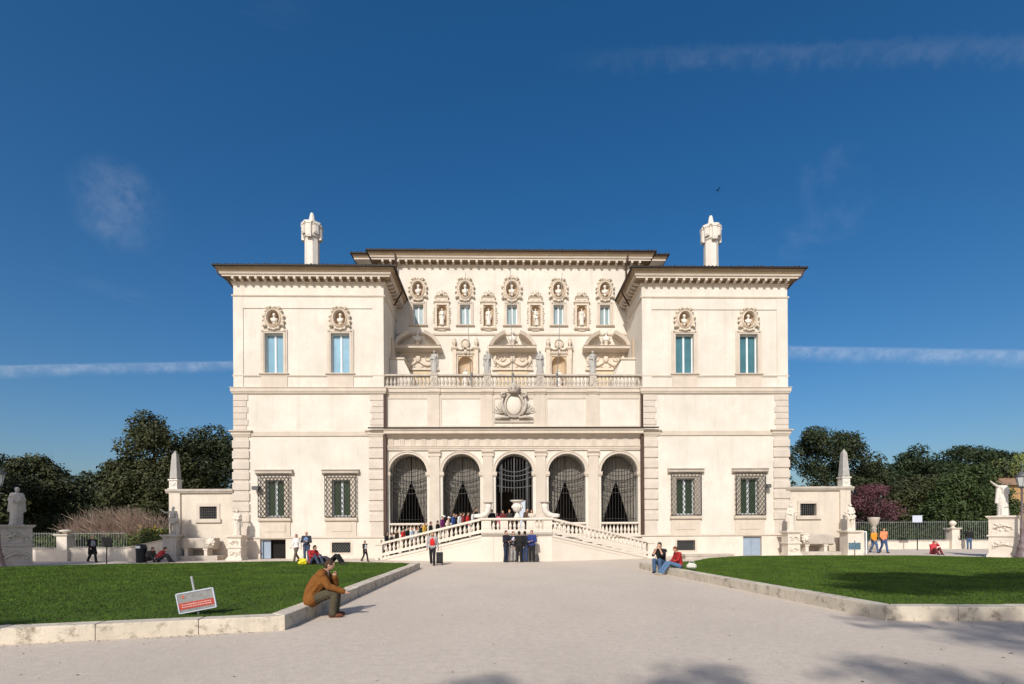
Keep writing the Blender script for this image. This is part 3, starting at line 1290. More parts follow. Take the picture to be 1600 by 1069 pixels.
def niche_frame():
    m = MB()
    z0, z1 = -.22, 1.62
    for s in (-1, 1):
        m.box(min(s * .36, s * .52), max(s * .36, s * .52), -.09, .0, z0, z1)
        for k in range(7):
            m.ell((s * (.58 + .03 * math.sin(k * 2)), -.04, .25 + k * .17), (.055, .05, .08), 7, 5)
    m.box(-.36, .36, -.09, .0, 1.5, z1)
    m.prof([(0, 1.62), (-.1, 1.62), (-.18, 1.7), (-.18, 1.76), (0, 1.78)], -.60, .60)
    m.prof([(0, -.3), (-.16, -.26), (-.2, -.2), (0, -.16)], -.58, .58)
    m.prof([(0, -.4), (-.1, -.36), (-.1, -.3), (0, -.3)], -.25, .25)
    m.box(-.45, .45, -.12, .0, 1.78, 1.98)
    m.prof([(0, 1.96), (-.14, 1.98), (-.18, 2.04), (0, 2.06)], -.52, .52)
    for s in (-1, 1):
        m.tube([(s * .45, -.1, 2.08), (s * .3, -.13, 2.22), (s * .14, -.12, 2.16), (s * .1, -.1, 2.34)], [.07, .06, .06, .05], 7)
        m.tube([(s * .08, -.1, 2.3), (s * .22, -.1, 2.5)], [.05, .03], 6)
        m.tube([(s * .3, -.08, 2.3), (s * .36, -.1, 2.42)], [.04, .02], 6)
    m.ell((0, -.12, 2.32), (.11, .1, .13), 9, 6)
    m.tube([(0, -.1, 2.4), (0, -.1, 2.62)], [.05, .03], 6)
    m.ell((-.22, -.1, 1.84), (.16, .06, .07), 8, 5)
    m.ell((.22, -.1, 1.84), (.16, .06, .07), 8, 5)
    return m.mesh('niche_frame', 'relief')


nf_me = niche_frame()
for x in nx:
    f = link('niche_frame', nf_me, PAL, (x, YB, 16.74))
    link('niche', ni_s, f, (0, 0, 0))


def pediment(x):
    hw, z0 = 1.72, 14.83
    m = MB()
    m.prof([(YB, z0 - .12), (YB - .25, z0 - .1), (YB - .5, z0), (YB - .78, z0 + .02), (YB - .78, z0 + .14), (YB - .86, z0 + .22), (YB, z0 + .26)], x - hw, x + hw)
    pd = m.build('pediment', 'trim', PAL)
    # two rising curved pieces
    rise = 1.15
    Rr = (hw * hw + rise * rise) / (2 * rise)
    cz = z0 + .24 + rise - Rr
    a0 = math.acos((Rr - rise) / Rr) if Rr > rise else PI / 2
    for s in (-1, 1):
        q = MB()
        n = 9
        v = []
        for k in range(n + 1):
            a = a0 + (.30 - a0) * k / n
            for r, y in ((Rr - .02, YB - .84), (Rr - .24, YB - .74), (Rr - .24, YB), (Rr - .02, YB)):
                v.append((x + s * r * math.sin(a), y, cz + r * math.cos(a)))
        f = []
        for k in range(n):
            for e in range(4):
                f.append((k * 4 + e, k * 4 + (e + 1) % 4, (k + 1) * 4 + (e + 1) % 4, (k + 1) * 4 + e))
        f += [(0, 1, 2, 3), (n * 4 + 3, n * 4 + 2, n * 4 + 1, n * 4)]
        q.add(v, f)
        q.build('curved_cornice', 'trim', pd)
    # frieze of scrolls below
    q = MB()
    q.box(x - 1.42, x + 1.42, YB - .1, YB, 13.55, 14.72)
    q.box(x - 1.5, x + 1.5, YB - .16, YB, 13.46, 13.55)
    q.build('panel', 'relief', pd)
    q = MB()
    for s in (-1, 1):
        pts = []
        for k in range(16):
            t = k / 15
            pts.append((x + s * (.15 + 1.15 * t), YB - .15, 14.05 - .42 * math.sin(t * PI * .9) + .35 * t))
        q.tube(pts, [.07 + .05 * math.sin(PI * k / 15) for k in range(16)], 7)
        pts = [(x + s * (.75 + (.34 - .028 * k) * math.cos(k * .75)), YB - .14, 14.28 + (.30 - .024 * k) * math.sin(k * .75)) for k in range(11)]
        q.tube(pts, .05, 6)
        for k in range(6):
            q.ell((x + s * (.3 + .2 * k), YB - .12, 13.72 + .04 * (k % 2)), (.09, .06, .06), 7, 5)
        q.tube([(x + s * 1.2, YB - .14, 14.6), (x + s * 1.32, YB - .16, 14.2), (x + s * 1.2, YB - .14, 13.8)], [.09, .12, .07], 7)
    q.ell((x, YB - .16, 14.25), (.2, .12, .26), 9, 7)
    q.tube([(x - .3, YB - .14, 14.5), (x, YB - .18, 14.38), (x + .3, YB - .14, 14.5)], .06, 6)
    q.build('scrollwork', 'relief', pd)
    q = MB()
    q.box(x - 1.1, x + 1.1, YB - .05, YB, 11.2, 13.40)
    q.build('panel', mat('panel_tan_%d' % int(x * 10), (.62, .5, .34), .9, .1, 2), pd)
    q = MB()
    q.lathe([(.34, 0), (.34, .06), (.16, .12), (.14, .3), (.22, .36)], x, YB - .3, 10, 15.06)
    q.ell((x - .32, YB - .25, 15.22), (.16, .1, .12), 8, 6)
    q.ell((x + .32, YB - .25, 15.22), (.16, .1, .12), 8, 6)
    q.build('bust_stand', 'relief', pd)


for x in (-6.85, 0.02, 6.85):
    pediment(x)
bust(-6.85, YF + YB - .3, 15.72, 'weathered bust on the half-shaded broken pediment at the left of the terrace', 1.25, .1, 'busts on broken pediments')
bust(0.02, YF + YB - .3, 15.72, 'bust on the broken pediment in the middle of the terrace wall', 1.25, 0, 'busts on broken pediments')
bust(6.85, YF + YB - .3, 15.72, 'bust on the sunlit broken pediment at the right of the terrace', 1.25, -.1, 'busts on broken pediments')

urn_me = MB().lathe([(.12, 0), (.12, .06), (.05, .1), (.06, .16), (.16, .3), (.17, .42), (.1, .5), (.13, .54), (.13, .58), (.05, .64), (.07, .7), (.0, .8)], seg=12).mesh('urn', 'relief')


def aedicule(x):
    m = MB()
    for s in (-1, 1):
        m.box(x + s * .80 - .14, x + s * .80 + .14, YB - .2, YB, 11.15, 14.98)
        m.prof([(YB, 14.92), (YB - .22, 14.94), (YB - .3, 15.04), (YB - .3, 15.1), (YB, 15.12)], x + s * .8 - .22, x + s * .8 + .22)
    m.prof([(YB, 14.58), (YB - .1, 14.6), (YB - .18, 14.72), (YB - .18, 14.8), (YB, 14.82)], x - .66, x + .66)
    m.box(x - .66, x + .66, YB - .06, YB, 14.5, 14.58)
    for s in (-1, 1):
        m.box(min(x + s * .55, x + s * .66), max(x + s * .55, x + s * .66), YB - .08, YB, 11.15, 14.5)
    a = m.build('aedicule', 'relief', PAL)
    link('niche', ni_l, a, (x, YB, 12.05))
    for s in (-1, 1):
        link('urn', urn_me, a, (x + s * .8, YB - .14, 15.11))
    q = MB()
    n = 20
    for k in range(n):
        t = 2 * PI * k / n
        q.ell((x + .29 * math.cos(t), YB - .12, 15.42 + .29 * math.sin(t)), (.06, .07, .06), 6, 4)
    q.ell((x, YB - .06, 15.42), (.27, .08, .27), 14, 8)
    for s in (-1, 1):
        q.tube([(x + s * .1, YB - .12, 15.05), (x + s * .35, YB - .14, 14.95), (x + s * .55, YB - .1, 15.08)], [.08, .09, .05], 6)
    q.ell((x, YB - .16, 14.78), (.12, .1, .18), 8, 6)
    q.build('round_shield', 'relief', a)


aedicule(-3.42)
aedicule(3.42)
# low stair housings at the two ends of the terrace
for s in (-1, 1):
    m = MB()
    xo, xi, xk = s * 8.44, s * 7.5, s * 6.95
    pts = [(xo, 11.15), (xk, 11.15), (xk, 12.3), (xi, 13.5), (xo, 13.5)]
    if s > 0:
        pts = pts[::-1]
    m.poly(pts, 1.7, 3.98)
    hb = m.build('stair_housing', 'stucco', PAL)
    m = MB()
    m.box(min(xo, xi - s * .08), max(xo, xi - s * .08), 1.62, 3.97, 13.5, 13.62)
    m.build('coping', 'trim', hb)
    # arched slit window in the flank of the wing
    m = MB()
    m.box(min(s * 8.46, s * 8.40), max(s * 8.46, s * 8.40), 2.2, 2.5, 13.75, 15.2)
    m.build('window', 'niche', PAL)

# coat of arms on the attic
m = MB()
yy = YP - .02
n = 24
v, f = [], []
for k in range(n):
    t = 2 * PI * k / n
    for r, y in ((1.25, yy + .05), (1.22, yy - .18), (1.02, yy - .22), (.98, yy - .12)):
        v.append((.52 * r * math.cos(t), y, 9.98 + .68 * r * math.sin(t) - (.08 * abs(math.cos(t)) if math.sin(t) < 0 else 0)))
for k in range(n):
    for q in range(3):
        a, b = k * 4 + q, ((k + 1) % n) * 4 + q
        f.append((a, b, b + 1, a + 1))
m.add(v, f)
coa = m.build('coat_of_arms', 'weathered', PAL)
m = MB()
m.ell((0, yy - .05, 9.97), (.51, .2, .67), 18, 12)
m.build('shield', 'travertine', coa)
m = MB()
for s in (-1, 1):
    m.tube([(s * .55, yy - .15, 10.72), (s * .75, yy - .24, 10.78), (s * .82, yy - .22, 10.6), (s * .68, yy - .2, 10.5), (s * .62, yy - .15, 10.62)], [.12, .12, .11, .1, .08], 7)
    m.tube([(s * .72, yy - .12, 10.5), (s * .8, yy - .14, 10.1), (s * .7, yy - .18, 9.7), (s * .5, yy - .16, 9.3)], [.07, .1, .12, .1], 7)
    for k in range(7):
        a = R_(12 + k * 17)
        m.tube([(s * .72, yy - .05, 9.45), (s * (.72 + .7 * math.cos(a)), yy - .05, 9.45 + .75 * math.sin(a))], [.05, .018], 5)
    m.tube([(s * .3, yy - .12, 9.15), (s * .75, yy - .16, 9.2), (s * 1.25, yy - .1, 9.12)], [.09, .11, .05], 7)
m.box(-1.32, 1.32, yy - .02, yy + .06, 8.85, 9.08)
m.build('scrollwork', 'weathered', coa)
m = MB()
m.lathe([(.30, 0), (.34, .08), (.36, .2), (.40, .36), (.30, .5), (.14, .62), (.05, .7), (.06, .78), (.0, .84)], 0, yy - .22, 14, 10.72)
for k in range(9):
    a = 2 * PI * k / 9
    m.ell((.36 * math.cos(a), yy - .22 + .36 * math.sin(a), 11.05), (.08, .08, .14), 7, 5)
m.build('crown', 'weathered', coa)


# chimneys
def chimney(x, parent):
    m = MB()
    Y = 2.5
    o = 8

    def octo(r, z, tw=PI / 8):
        return [(x + r * math.cos(2 * PI * k / o + tw), Y + r * math.sin(2 * PI * k / o + tw), z) for k in range(o)]

    lv = [(.66, 18.3), (.66, 19.3), (.60, 19.35), (.58, 22.05), (.62, 22.08), (.62, 22.12), (.70, 22.15), (.74, 22.95), (.86, 23.02), (.86, 23.12), (.6, 23.16), (.28, 23.28), (.18, 23.75), (.12, 23.95)]
    v, f = [], []
    for r, z in lv:
        v += octo(r, z)
    for i in range(len(lv) - 1):
        for k in range(o):
            a, b = i * o + k, i * o + (k + 1) % o
            f.append((a, b, b + o, a + o))
    f.append(tuple((len(lv) - 1) * o + k for k in range(o)))
    m.add(v, f)
    c = m.build('chimney', 'marble', parent)
    for vv in c.data.vertices:
        vv.co.x, vv.co.y = x + (vv.co.x - x) * .84, Y + (vv.co.y - Y) * .84
    for k in range(o):
        a = 2 * PI * k / o
        q = MB()
        h0 = 22.0 if k % 2 == 0 else 22.3
        q.box(-.2, .2, -.12, .1, h0, 22.95)
        q.box(-.24, .24, -.16, .1, 22.9, 23.0)
        q.box(-.13, .13, -.15, .1, h0 + .1, 22.85)
        q.build('chimney_box', 'marble', c, (x + .58 * math.cos(a), Y + .58 * math.sin(a), 0), a + PI / 2).scale = (.82, .82, 1)


roofs = [o for o in PAL.children if o.name.startswith('roof')]
chimney(-13.95, roofs[0])
chimney(14.1, roofs[1])
m = MB()
m.poly([(9.3, 19.9), (11.3, 19.9), (10.3, 20.6)], 5.2, 7.0)
m.build('gable', 'trim', roofs[1])
m = MB()
m.box(-17.0, -16.75, 1.2, 1.5, 18.7, 19.6)
m.build('vent_pipe', 'marble', roofs[0])

# thin flag poles leaning out from the balustrade
for x, n_ in ((-2.78, 'left'), (-.08, 'middle'), (2.82, 'right')):
    e = empty('flagpole', (x, YF - .06, 11.25), 0, '%s one of three thin grey flagpoles rising from the terrace balustrade' % n_, 'flagpole', 'flagpoles on the terrace')
    lean = {'left': -.32, 'middle': -.1, 'right': .35}[n_]
    MB().tube([(0, 0, 0), (lean, -.25, 7.2 if n_ != 'middle' else 7.6)], [.024, .016], 6).build('pole', 'railing', e)
    MB().lathe([(.03, 0), (.05, .05), (.04, .7), (.08, .74), (.08, .8), (.03, .84)], seg=8).build('bracket', 'railing', e)

# ================================================================== double staircase
ST = empty('staircase', (0, 28.95, 0), 0, 'pale stone double staircase with balustrades rising to a central landing', 'staircase')
# local: y 0 = front of landing, flights fall back to y 2.25 at x = +-8.2
LX, EX, EY, BY = 2.0, 8.2, 2.25, 4.55
ZL = 1.50


def fline(x):
    """front edge of a flight (local y) and its slope height at |x|"""
    t = (abs(x) - LX) / (EX - LX)
    return EY * t, ZL + (.10 - ZL) * t


m = MB()
m.box(-LX, LX, .02, BY + .1, -.01, ZL)
m.build('landing', 'stair_stone', ST)
m = MB()
m.box(-1.30, 1.12, -.06, .02, -.01, ZL - .02)
m.box(-LX, -1.33, -.02, .02, -.01, ZL - .02)
m.box(1.15, LX, -.02, .02, -.01, ZL - .02)
m.build('landing_front', 'stair_stone', ST)
m = MB()
for a, b, o in ((-LX - .02, -1.33, 0), (-1.33, 1.15, .045), (1.15, LX + .02, 0)):
    m.prof([(.0, ZL - .10), (-.06 - o, ZL - .06), (-.10 - o, ZL + .02), (-.12 - o, ZL + .04), (-.12 - o, ZL + .12), (.12, ZL + .14), (.12, ZL - .1)], a, b)
m.build('string_course', 'weathered', ST)
m = MB()
m.box(-LX, LX, -.10, .22, ZL + .13, ZL + .30)
m.build('balustrade_base', 'stair_stone', ST)
m = MB()
m.prof([(-.13, 2.33), (-.16, 2.38), (-.14, 2.46), (.26, 2.46), (.28, 2.38), (.25, 2.33)], -LX - .05, LX + .05)
m.build('handrail', 'stair_stone', ST)
for a, b in ((-2.0, -1.45), (-.93, -.50), (.55, 1.02), (1.5, 2.0)):
    m = MB()
    m.box(a, b, -.08, .2, ZL + .29, 2.35)
    m.box(a + .08, b - .08, -.1, -.075, ZL + .38, 2.26)
    m.build('pedestal', 'stair_stone', ST)
bs_me = MB().lathe([(r * .95, h * .84) for r, h in BAL], seg=10).mesh('baluster', 'stair_stone')
copies('baluster', bs_me, ST, [(x, .06, ZL + .295) for x in (-1.31, -1.06, -.36, -.12, .13, .38, 1.16, 1.37)])
for s in (-1, 1):
    # front wall of the flight
    m = MB()
    v = []
    for x, z in ((LX, 0), (EX + .1, 0), (EX + .1, .12), (LX, ZL)):
        y = fline(x)[0]
        v += [(s * x, y, z - .01), (s * x, y + .35, z - .01)]
    m.add(v, [(0, 2, 4, 6), (7, 5, 3, 1), (0, 1, 3, 2), (2, 3, 5, 4), (4, 5, 7, 6), (6, 7, 1, 0)])
    m.build('flight_wall', 'stair_stone', ST)
    for (o, zz, t) in ((.05, -.02, .10), (.025, -.24, .05)):
        m = MB()
        v = []
        x1 = EX + .05 if zz > -.1 else 6.4
        for x in (LX, x1):
            y, z = fline(x)
            y -= o
            v += [(s * x, y, z + zz - t), (s * x, y + o + .1, z + zz - t), (s * x, y + o + .1, z + zz + t * .3), (s * x, y, z + zz + t * .3)]
        m.add(v, [(0, 1, 5, 4), (1, 2, 6, 5), (2, 3, 7, 6), (3, 0, 4, 7), (0, 3, 2, 1), (4, 5, 6, 7)])
        m.build('string_course', 'stair_stone', ST)
    # sloping base and handrail
    for nm, z0, z1, o in (('balustrade_base', .13, .30, .06), ('handrail', .83, .96, .10)):
        m = MB()
        v = []
        for x in (LX - .02, EX - .1):
            y, z = fline(x)
            v += [(s * x, y - o, z + z0), (s * x, y + .16 + o, z + z0), (s * x, y + .16 + o, z + z1), (s * x, y - o, z + z1)]
        m.add(v, [(0, 1, 5, 4), (1, 2, 6, 5), (2, 3, 7, 6), (3, 0, 4, 7), (0, 3, 2, 1), (4, 5, 6, 7)])
        m.build(nm, 'stair_stone', ST)
    n = 23
    locs = []
    for k in range(n):
        x = LX + .2 + (EX - LX - .55) * k / (n - 1)
        y, z = fline(x)
        locs.append((s * x, y + .08, z + .29))
    copies('baluster', bs_me, ST, locs)
    # end newel
    m = MB()
    x0, x1 = sorted((s * (EX - .12), s * (EX + .30)))
    m.box(x0, x1, EY - .12, EY + .32, -.01, .92)
    m.box(x0 - .05, x1 + .05, EY - .17, EY + .37, .92, 1.02)
    m.build('newel', 'stair_stone', ST)
    # steps
    N = 10
    for k in range(N):
        xa = LX + (EX - LX) * k / N
        z1 = ZL - ZL * k / N - .02
        m = MB()
        ya = fline(xa)[0] + .3
        yb = fline(xa + (EX - LX) / N)[0] + .3
        m.plan([(s * xa, ya), (s * (xa + (EX - LX) / N + .02), yb), (s * (xa + (EX - LX) / N + .02), BY), (s * xa, BY)] if s > 0 else
               [(s * xa, ya), (s * xa, BY), (s * (xa + (EX - LX) / N + .02), BY), (s * (xa + (EX - LX) / N + .02), yb)], -.01, z1)
        m.build('step', 'stair_stone', ST)

# urn on the landing rail
urn = MB().lathe([(.20, 0), (.20, .06), (.14, .1), (.12, .22), (.06, .28), (.09, .32), (.22, .40), (.28, .55), (.28, .68), (.24, .78), (.20, .84), (.34, .92), (.40, .96), (.40, 1.0), (.32, 1.0)], seg=20)
for k in range(12):
    a = 2 * PI * k / 12
    urn.ell((.27 * math.cos(a), .27 * math.sin(a), .62), (.06, .06, .09), 7, 5)
tag(urn.build('stone_urn', 'marble', None, (.03, 28.99, 2.46)), 'carved pale stone urn with wide rim on the middle of the landing balustrade', 'urn')
for s in (-1, 1):
    e = empty('horn_sculpture', (s * 1.72, 29.0, 2.46), 0, 'white stone horn with flat rim on the %s end of the landing balustrade' % ('left' if s < 0 else 'right'), 'sculpture', 'stone horns on the landing')
    m = MB()
    pts = [(-s * .12, 0, .84), (-s * .12, 0, .60), (-s * .08, 0, .38), (s * .06, 0, .2), (s * .3, 0, .11), (s * .56, 0, .13), (s * .72, 0, .16)]
    m.tube(pts, [.21, .19, .18, .18, .15, .11, .05], 12)
    m.ell((s * .38, 0, .07), (.36, .15, .08), 10, 6)
    m.build('horn', 'marble', e)
    q = MB()
    q.lathe([(.2, 0), (.31, .03), (.31, .06), (.0, .06)], -s * .12, 0, 16, .84)
    q.build('rim', 'weathered', e)


# ================================================================== side walls with obelisks, troughs and statues
def side_wall(s):
    n_ = 'left' if s < 0 else 'right'
    e = empty('side_wall', (s * 18.2, YF + .05, 0), 0, 'stained plaster wall with a barred window adjoining the %s palace wing' % n_, 'wall', 'side walls of the palace')
    L = 4.05
    a, b = (-L, 0.02) if s < 0 else (-.02, L)
    c = -1.62 if s < 0 else 1.28
    m = MB()
    wall(m, a, b, -.01, 4.3, [(c - .55, c + .55, 2.62, 3.42)], 0, .3)
    m.add([(a, 0, 0), (a, 2, 0), (a, 2, 4.3), (a, 0, 4.3)], [(0, 1, 2, 3)])
    m.add([(b, 0, 0), (b, 2, 0), (b, 2, 4.3), (b, 0, 4.3)], [(3, 2, 1, 0)])
    m.build('wall', 'wing_wall', e)
    m = MB()
    pa, pb = (a - .02, a + .68) if s < 0 else (b - .68, b + .02)
    m.box(pa, pb, -.12, .0, -.01, 4.3)
    m.build('pilaster', 'wing_wall', e)
    m = MB()
    m.prof([(0, 4.24), (-.12, 4.28), (-.16, 4.36), (-.2, 4.40), (-.2, 4.54), (2, 4.56), (2, 4.24)], a - .22, b + (.0 if s < 0 else .22))
    m.build('coping', 'weathered', e)
    m = MB()
    m.box(c - .74, c - .55, -.05, .0, 2.44, 3.62)
    m.box(c + .55, c + .74, -.05, .0, 2.44, 3.62)
    m.box(c - .55, c + .55, -.05, .0, 3.42, 3.62)
    m.box(c - .82, c + .82, -.13, .0, 2.38, 2.62)
    wf = m.build('window', 'trim', e)
    m = MB()
    m.box(c - .56, c + .56, .2, .24, 2.6, 3.44)
    m.build('pane', 'dark_room', wf)
    m = MB()
    for k in range(9):
        x = c - .55 + 1.1 * k / 8
        m.tube([(x, .05, 2.62), (x, .05, 3.42)], .013, 4, False, False)
    for k in range(6):
        z = 2.62 + .8 * k / 5
        m.tube([(c - .55, .05, z), (c + .55, .05, z)], .013, 4, False, False)
    m.build('grille', 'iron_grey', wf)
    # obelisk on the outer end
    X = s * 18.2 + (pa + pb) / 2 + s * .25
    ob = empty('obelisk', (X, YF + .45, 4.55), 0, 'pale stone obelisk on a carved block at the end of the %s side wall' % n_, 'obelisk', 'obelisks on the side walls')
    m = MB()
    m.box(-.36, .36, -.36, .36, 0, .08)
    m.box(-.29, .29, -.29, .29, .08, .62)
    m.ell((0, -.29, .36), (.15, .05, .14), 9, 6)
    m.ell((-.15, -.29, .44), (.06, .04, .08), 7, 5)
    m.ell((.15, -.29, .44), (.06, .04, .08), 7, 5)
    m.box(-.35, .35, -.35, .35, .62, .72)
    m.build('base', 'marble', ob)
    m = MB()
    r0, r1, z0, z1 = .27, .16, .78, 2.42
    v = [(-r0, -r0, z0), (r0, -r0, z0), (r0, r0, z0), (-r0, r0, z0), (-r1, -r1, z1), (r1, -r1, z1), (r1, r1, z1), (-r1, r1, z1), (-.02, -.02, 2.72), (.02, -.02, 2.72), (.02, .02, 2.72), (-.02, .02, 2.72)]
    f = [(0, 3, 2, 1)]
    for q in range(2):
        for k in range(4):
            f.append((q * 4 + k, q * 4 + (k + 1) % 4, q * 4 + 4 + (k + 1) % 4, q * 4 + 4 + k))
    f.append((8, 9, 10, 11))
    m.add(v, f)
    for sx in (-1, 1):
        for sy in (-1, 1):
            m.ell((sx * .2, sy * .2, .75), (.06, .06, .05), 7, 5)
    m.build('shaft', 'grey_marble', ob)
    ob.scale = (.88, .88, .93)
    # stone trough on feet
    tx = s * 18.2 + (c - .15 if s < 0 else c + .05)
    tr = empty('stone_trough', (tx, YF - .62, 0), 0, 'ancient stone trough with a lion mask on two feet below the %s barred window' % n_, 'trough', 'stone troughs under the barred windows')
    m = MB()
    m.prof([(-.38, .78), (-.42, 1.32), (-.38, 1.38), (.38, 1.38), (.42, 1.32), (.38, .78), (.2, .68), (-.2, .68)], -1.0, 1.0)
    m.build('basin', 'weathered', tr)
    m = MB()
    lx = -s * .85
    m.ell((lx, -.36, 1.12), (.24, .16, .27), 10, 8)
    m.ell((lx, -.52, 1.04), (.1, .08, .09), 8, 6)
    for k in range(9):
        a_ = 2 * PI * k / 9
        m.ell((lx + .23 * math.cos(a_), -.38, 1.14 + .26 * math.sin(a_)), (.08, .08, .09), 7, 5)
    m.build('lion_mask', 'travertine', tr)
    for x in (-.72, .5):
        m = MB()
        m.box(x - .1, x + .1, -.3, .3, .26, .72)
        m.box(x - .14, x + .14, -.34, .34, .64, .74)
        m.build('foot', 'travertine', tr)
    m = MB()
    m.box(-1.5, 1.35, -.55, .5, -.01, .28)
    m.build('base', 'weathered', tr)


side_wall(-1)
side_wall(1)


# ------------------------------------------------------------------ statues
def robe_prims(h, armA=None, armB=None, head=True, lean=0.0, nude_legs=False, seed=0, wide=1.0):
    """draped standing figure of height h facing -y, as fused primitives"""
    r = random.Random(seed)
    k = h / 1.75
    P = []

    def V(x, y, z):
        return (x * k + lean * z * k, y * k, z * k)

    def c(a, b, r0, r1):
        P.append((V(*a), V(*b), r0 * k, r1 * k))

    if head:
        P.append((V(.01, -.03, 1.62), (.085 * k, .1 * k, .12 * k)))
        P.append((V(.01, -.125, 1.61), (.02 * k, .025 * k, .03 * k)))
        P.append((V(.0, .02, 1.66), (.098 * k, .1 * k, .10 * k)))
        c((0, 0, 1.45), (0, -.02, 1.56), .06, .055)
    c((-.16, 0, 1.41), (.16, 0, 1.41), .085, .085)
    c((0, 0, 1.1), (0, 0, 1.32), .15, .16)
    c((-.05, 0, .95), (.05, 0, .95), .15, .15)
    if nude_legs:
        c((-.09, 0, .92), (-.13, -.06, .5), .095, .07)
        c((-.13, -.06, .5), (-.12, .02, .08), .065, .045)
        c((.09, 0, .92), (.11, -.02, .5), .095, .07)
        c((.11, -.02, .5), (.12, .0, .08), .065, .045)
        c((-.12, .0, .05), (-.14, -.16, .04), .05, .035)
        c((.12, .0, .05), (.15, -.15, .04), .05, .035)
        c((-.2, 0, .98), (.22, 0, .9), .12, .14)
        c((.0, .1, 1.3), (.05, .16, .1), .1, .12)
        for i in range(7):
            x = -.2 + .065 * i
            c((x, -.11, .95), (x + .02, -.13, .7), .03, .02)
        c((.24, .06, .75), (.26, .08, .02), .09, .1)
    else:
        c((-.08, 0, .9), (-.1, .0, .1), .15 * wide, .14 * wide)
        c((.08, 0, .9), (.1, -.02, .1), .15 * wide, .14 * wide)
        c((0, .02, .8), (0, .04, .12), .16 * wide, .19 * wide)
        for i in range(9):
            a = -1.35 + 2.7 * i / 8 + r.uniform(-.1, .1)
            rr = .2 * wide
            c((.75 * rr * math.sin(a), -.75 * rr * math.cos(a), r.uniform(.8, 1.0)), (1.15 * rr * math.sin(a) + r.uniform(-.03, .03), -1.08 * rr * math.cos(a), .05), .028, .04)
        for i in range(6):
            z = .85 + i * .085
            c((-.19, -.06, z - .12), (.02 + .03 * i, -.17, z), .03, .03)
            c((.02 + .03 * i, -.17, z), (.2, -.04, z + .12), .03, .025)
        c((-.09, -.1, .04), (-.1, -.22, .04), .045, .035)
        c((.1, -.1, .04), (.12, -.2, .04), .045, .035)
    for i in range(5):
        c((-.13 + .06 * i, -.13, 1.36), (-.1 + .05 * i, -.16, 1.08), .025, .025)
    for s, arm in ((-1, armA), (1, armB)):
        if arm is None:
            arm = ((s * .27, .0, 1.16), (s * .12, -.19, 1.08))
        if arm == 'none':
            continue
        e, w_ = arm
        c((s * .18, 0, 1.4), e, .065, .055)
        c(e, w_, .055, .038)
        d = (Vector(w_) - Vector(e)).normalized() * .1
        c(w_, tuple(Vector(w_) + d), .036, .03)
        if not nude_legs:
            c((s * .2, .02, 1.36), (s * .27, .05, .65), .07, .06)
    P.append((V(0, 0, .0), (.30 * k, .25 * k, .05 * k)))
    return P


def statue(loc, h, label, m='marble', voxel=.026, rz=0.0, group=None, name='statue', **kw):
    o = blob(name, robe_prims(h, **kw), m, None, voxel, 2, loc, rz)
    return tag(o, label, 'statue', group)


# statues in the small niches of the upper wall
lab = ['statue with folded arms in the niche between the first and second upper windows', 'slim statue in the niche between the second and the middle upper windows',
       'statue with a raised arm in the niche between the middle and fourth upper windows', 'statue with one lowered arm in the niche between the fourth and fifth upper windows']
arms = [dict(), dict(armB=((.26, 0, 1.15), (.3, -.05, .9))), dict(armA=((-.36, -.05, 1.5), (-.42, -.1, 1.72)), nude_legs=True), dict(armA=((-.24, 0, 1.15), (-.05, -.2, 1.2)), armB=((.3, 0, 1.15), (.34, -.1, .9)))]
for i, x in enumerate(nx):
    statue((x, YF + YB + .02, 16.78), 1.22, lab[i], 'marble', .024, 0, 'statues in the upper niches', seed=i, **arms[i])
statue((-3.42, YF + YB - .02, 12.05), 1.55, 'statue in the tall arched niche to the left of the middle pediment', 'marble', .026, 0, 'statues in the tall niches', seed=9)
statue((3.42, YF + YB - .02, 12.05), 1.5, 'statue in the tall arched niche to the right of the middle pediment', 'marble', .026, 0, 'statues in the tall niches', seed=10, armB=((.3, 0, 1.15), (.2, -.2, 1.0)))
# statues on the terrace balustrade
tl = ['grey draped statue with lifted hand, leftmost on the terrace balustrade', 'grey draped statue left of the coat of arms on the terrace balustrade',
      'grey draped statue right of the coat of arms on the terrace balustrade', 'grey draped statue, rightmost on the terrace balustrade']
ta = [dict(armB=((.3, -.05, 1.2), (.3, -.12, 1.42))), dict(armA=((-.28, 0, 1.15), (-.2, -.16, 1.05))), dict(), dict(armB=((.28, 0, 1.15), (.1, -.2, 1.25)))]
for i, x in enumerate(ped):
    statue((x, YF + YP + .03, 12.05), 1.55, tl[i], 'grey_marble', .024, (-.1, .25, -.1, .1)[i], 'statues on the terrace balustrade', seed=20 + i, **ta[i])


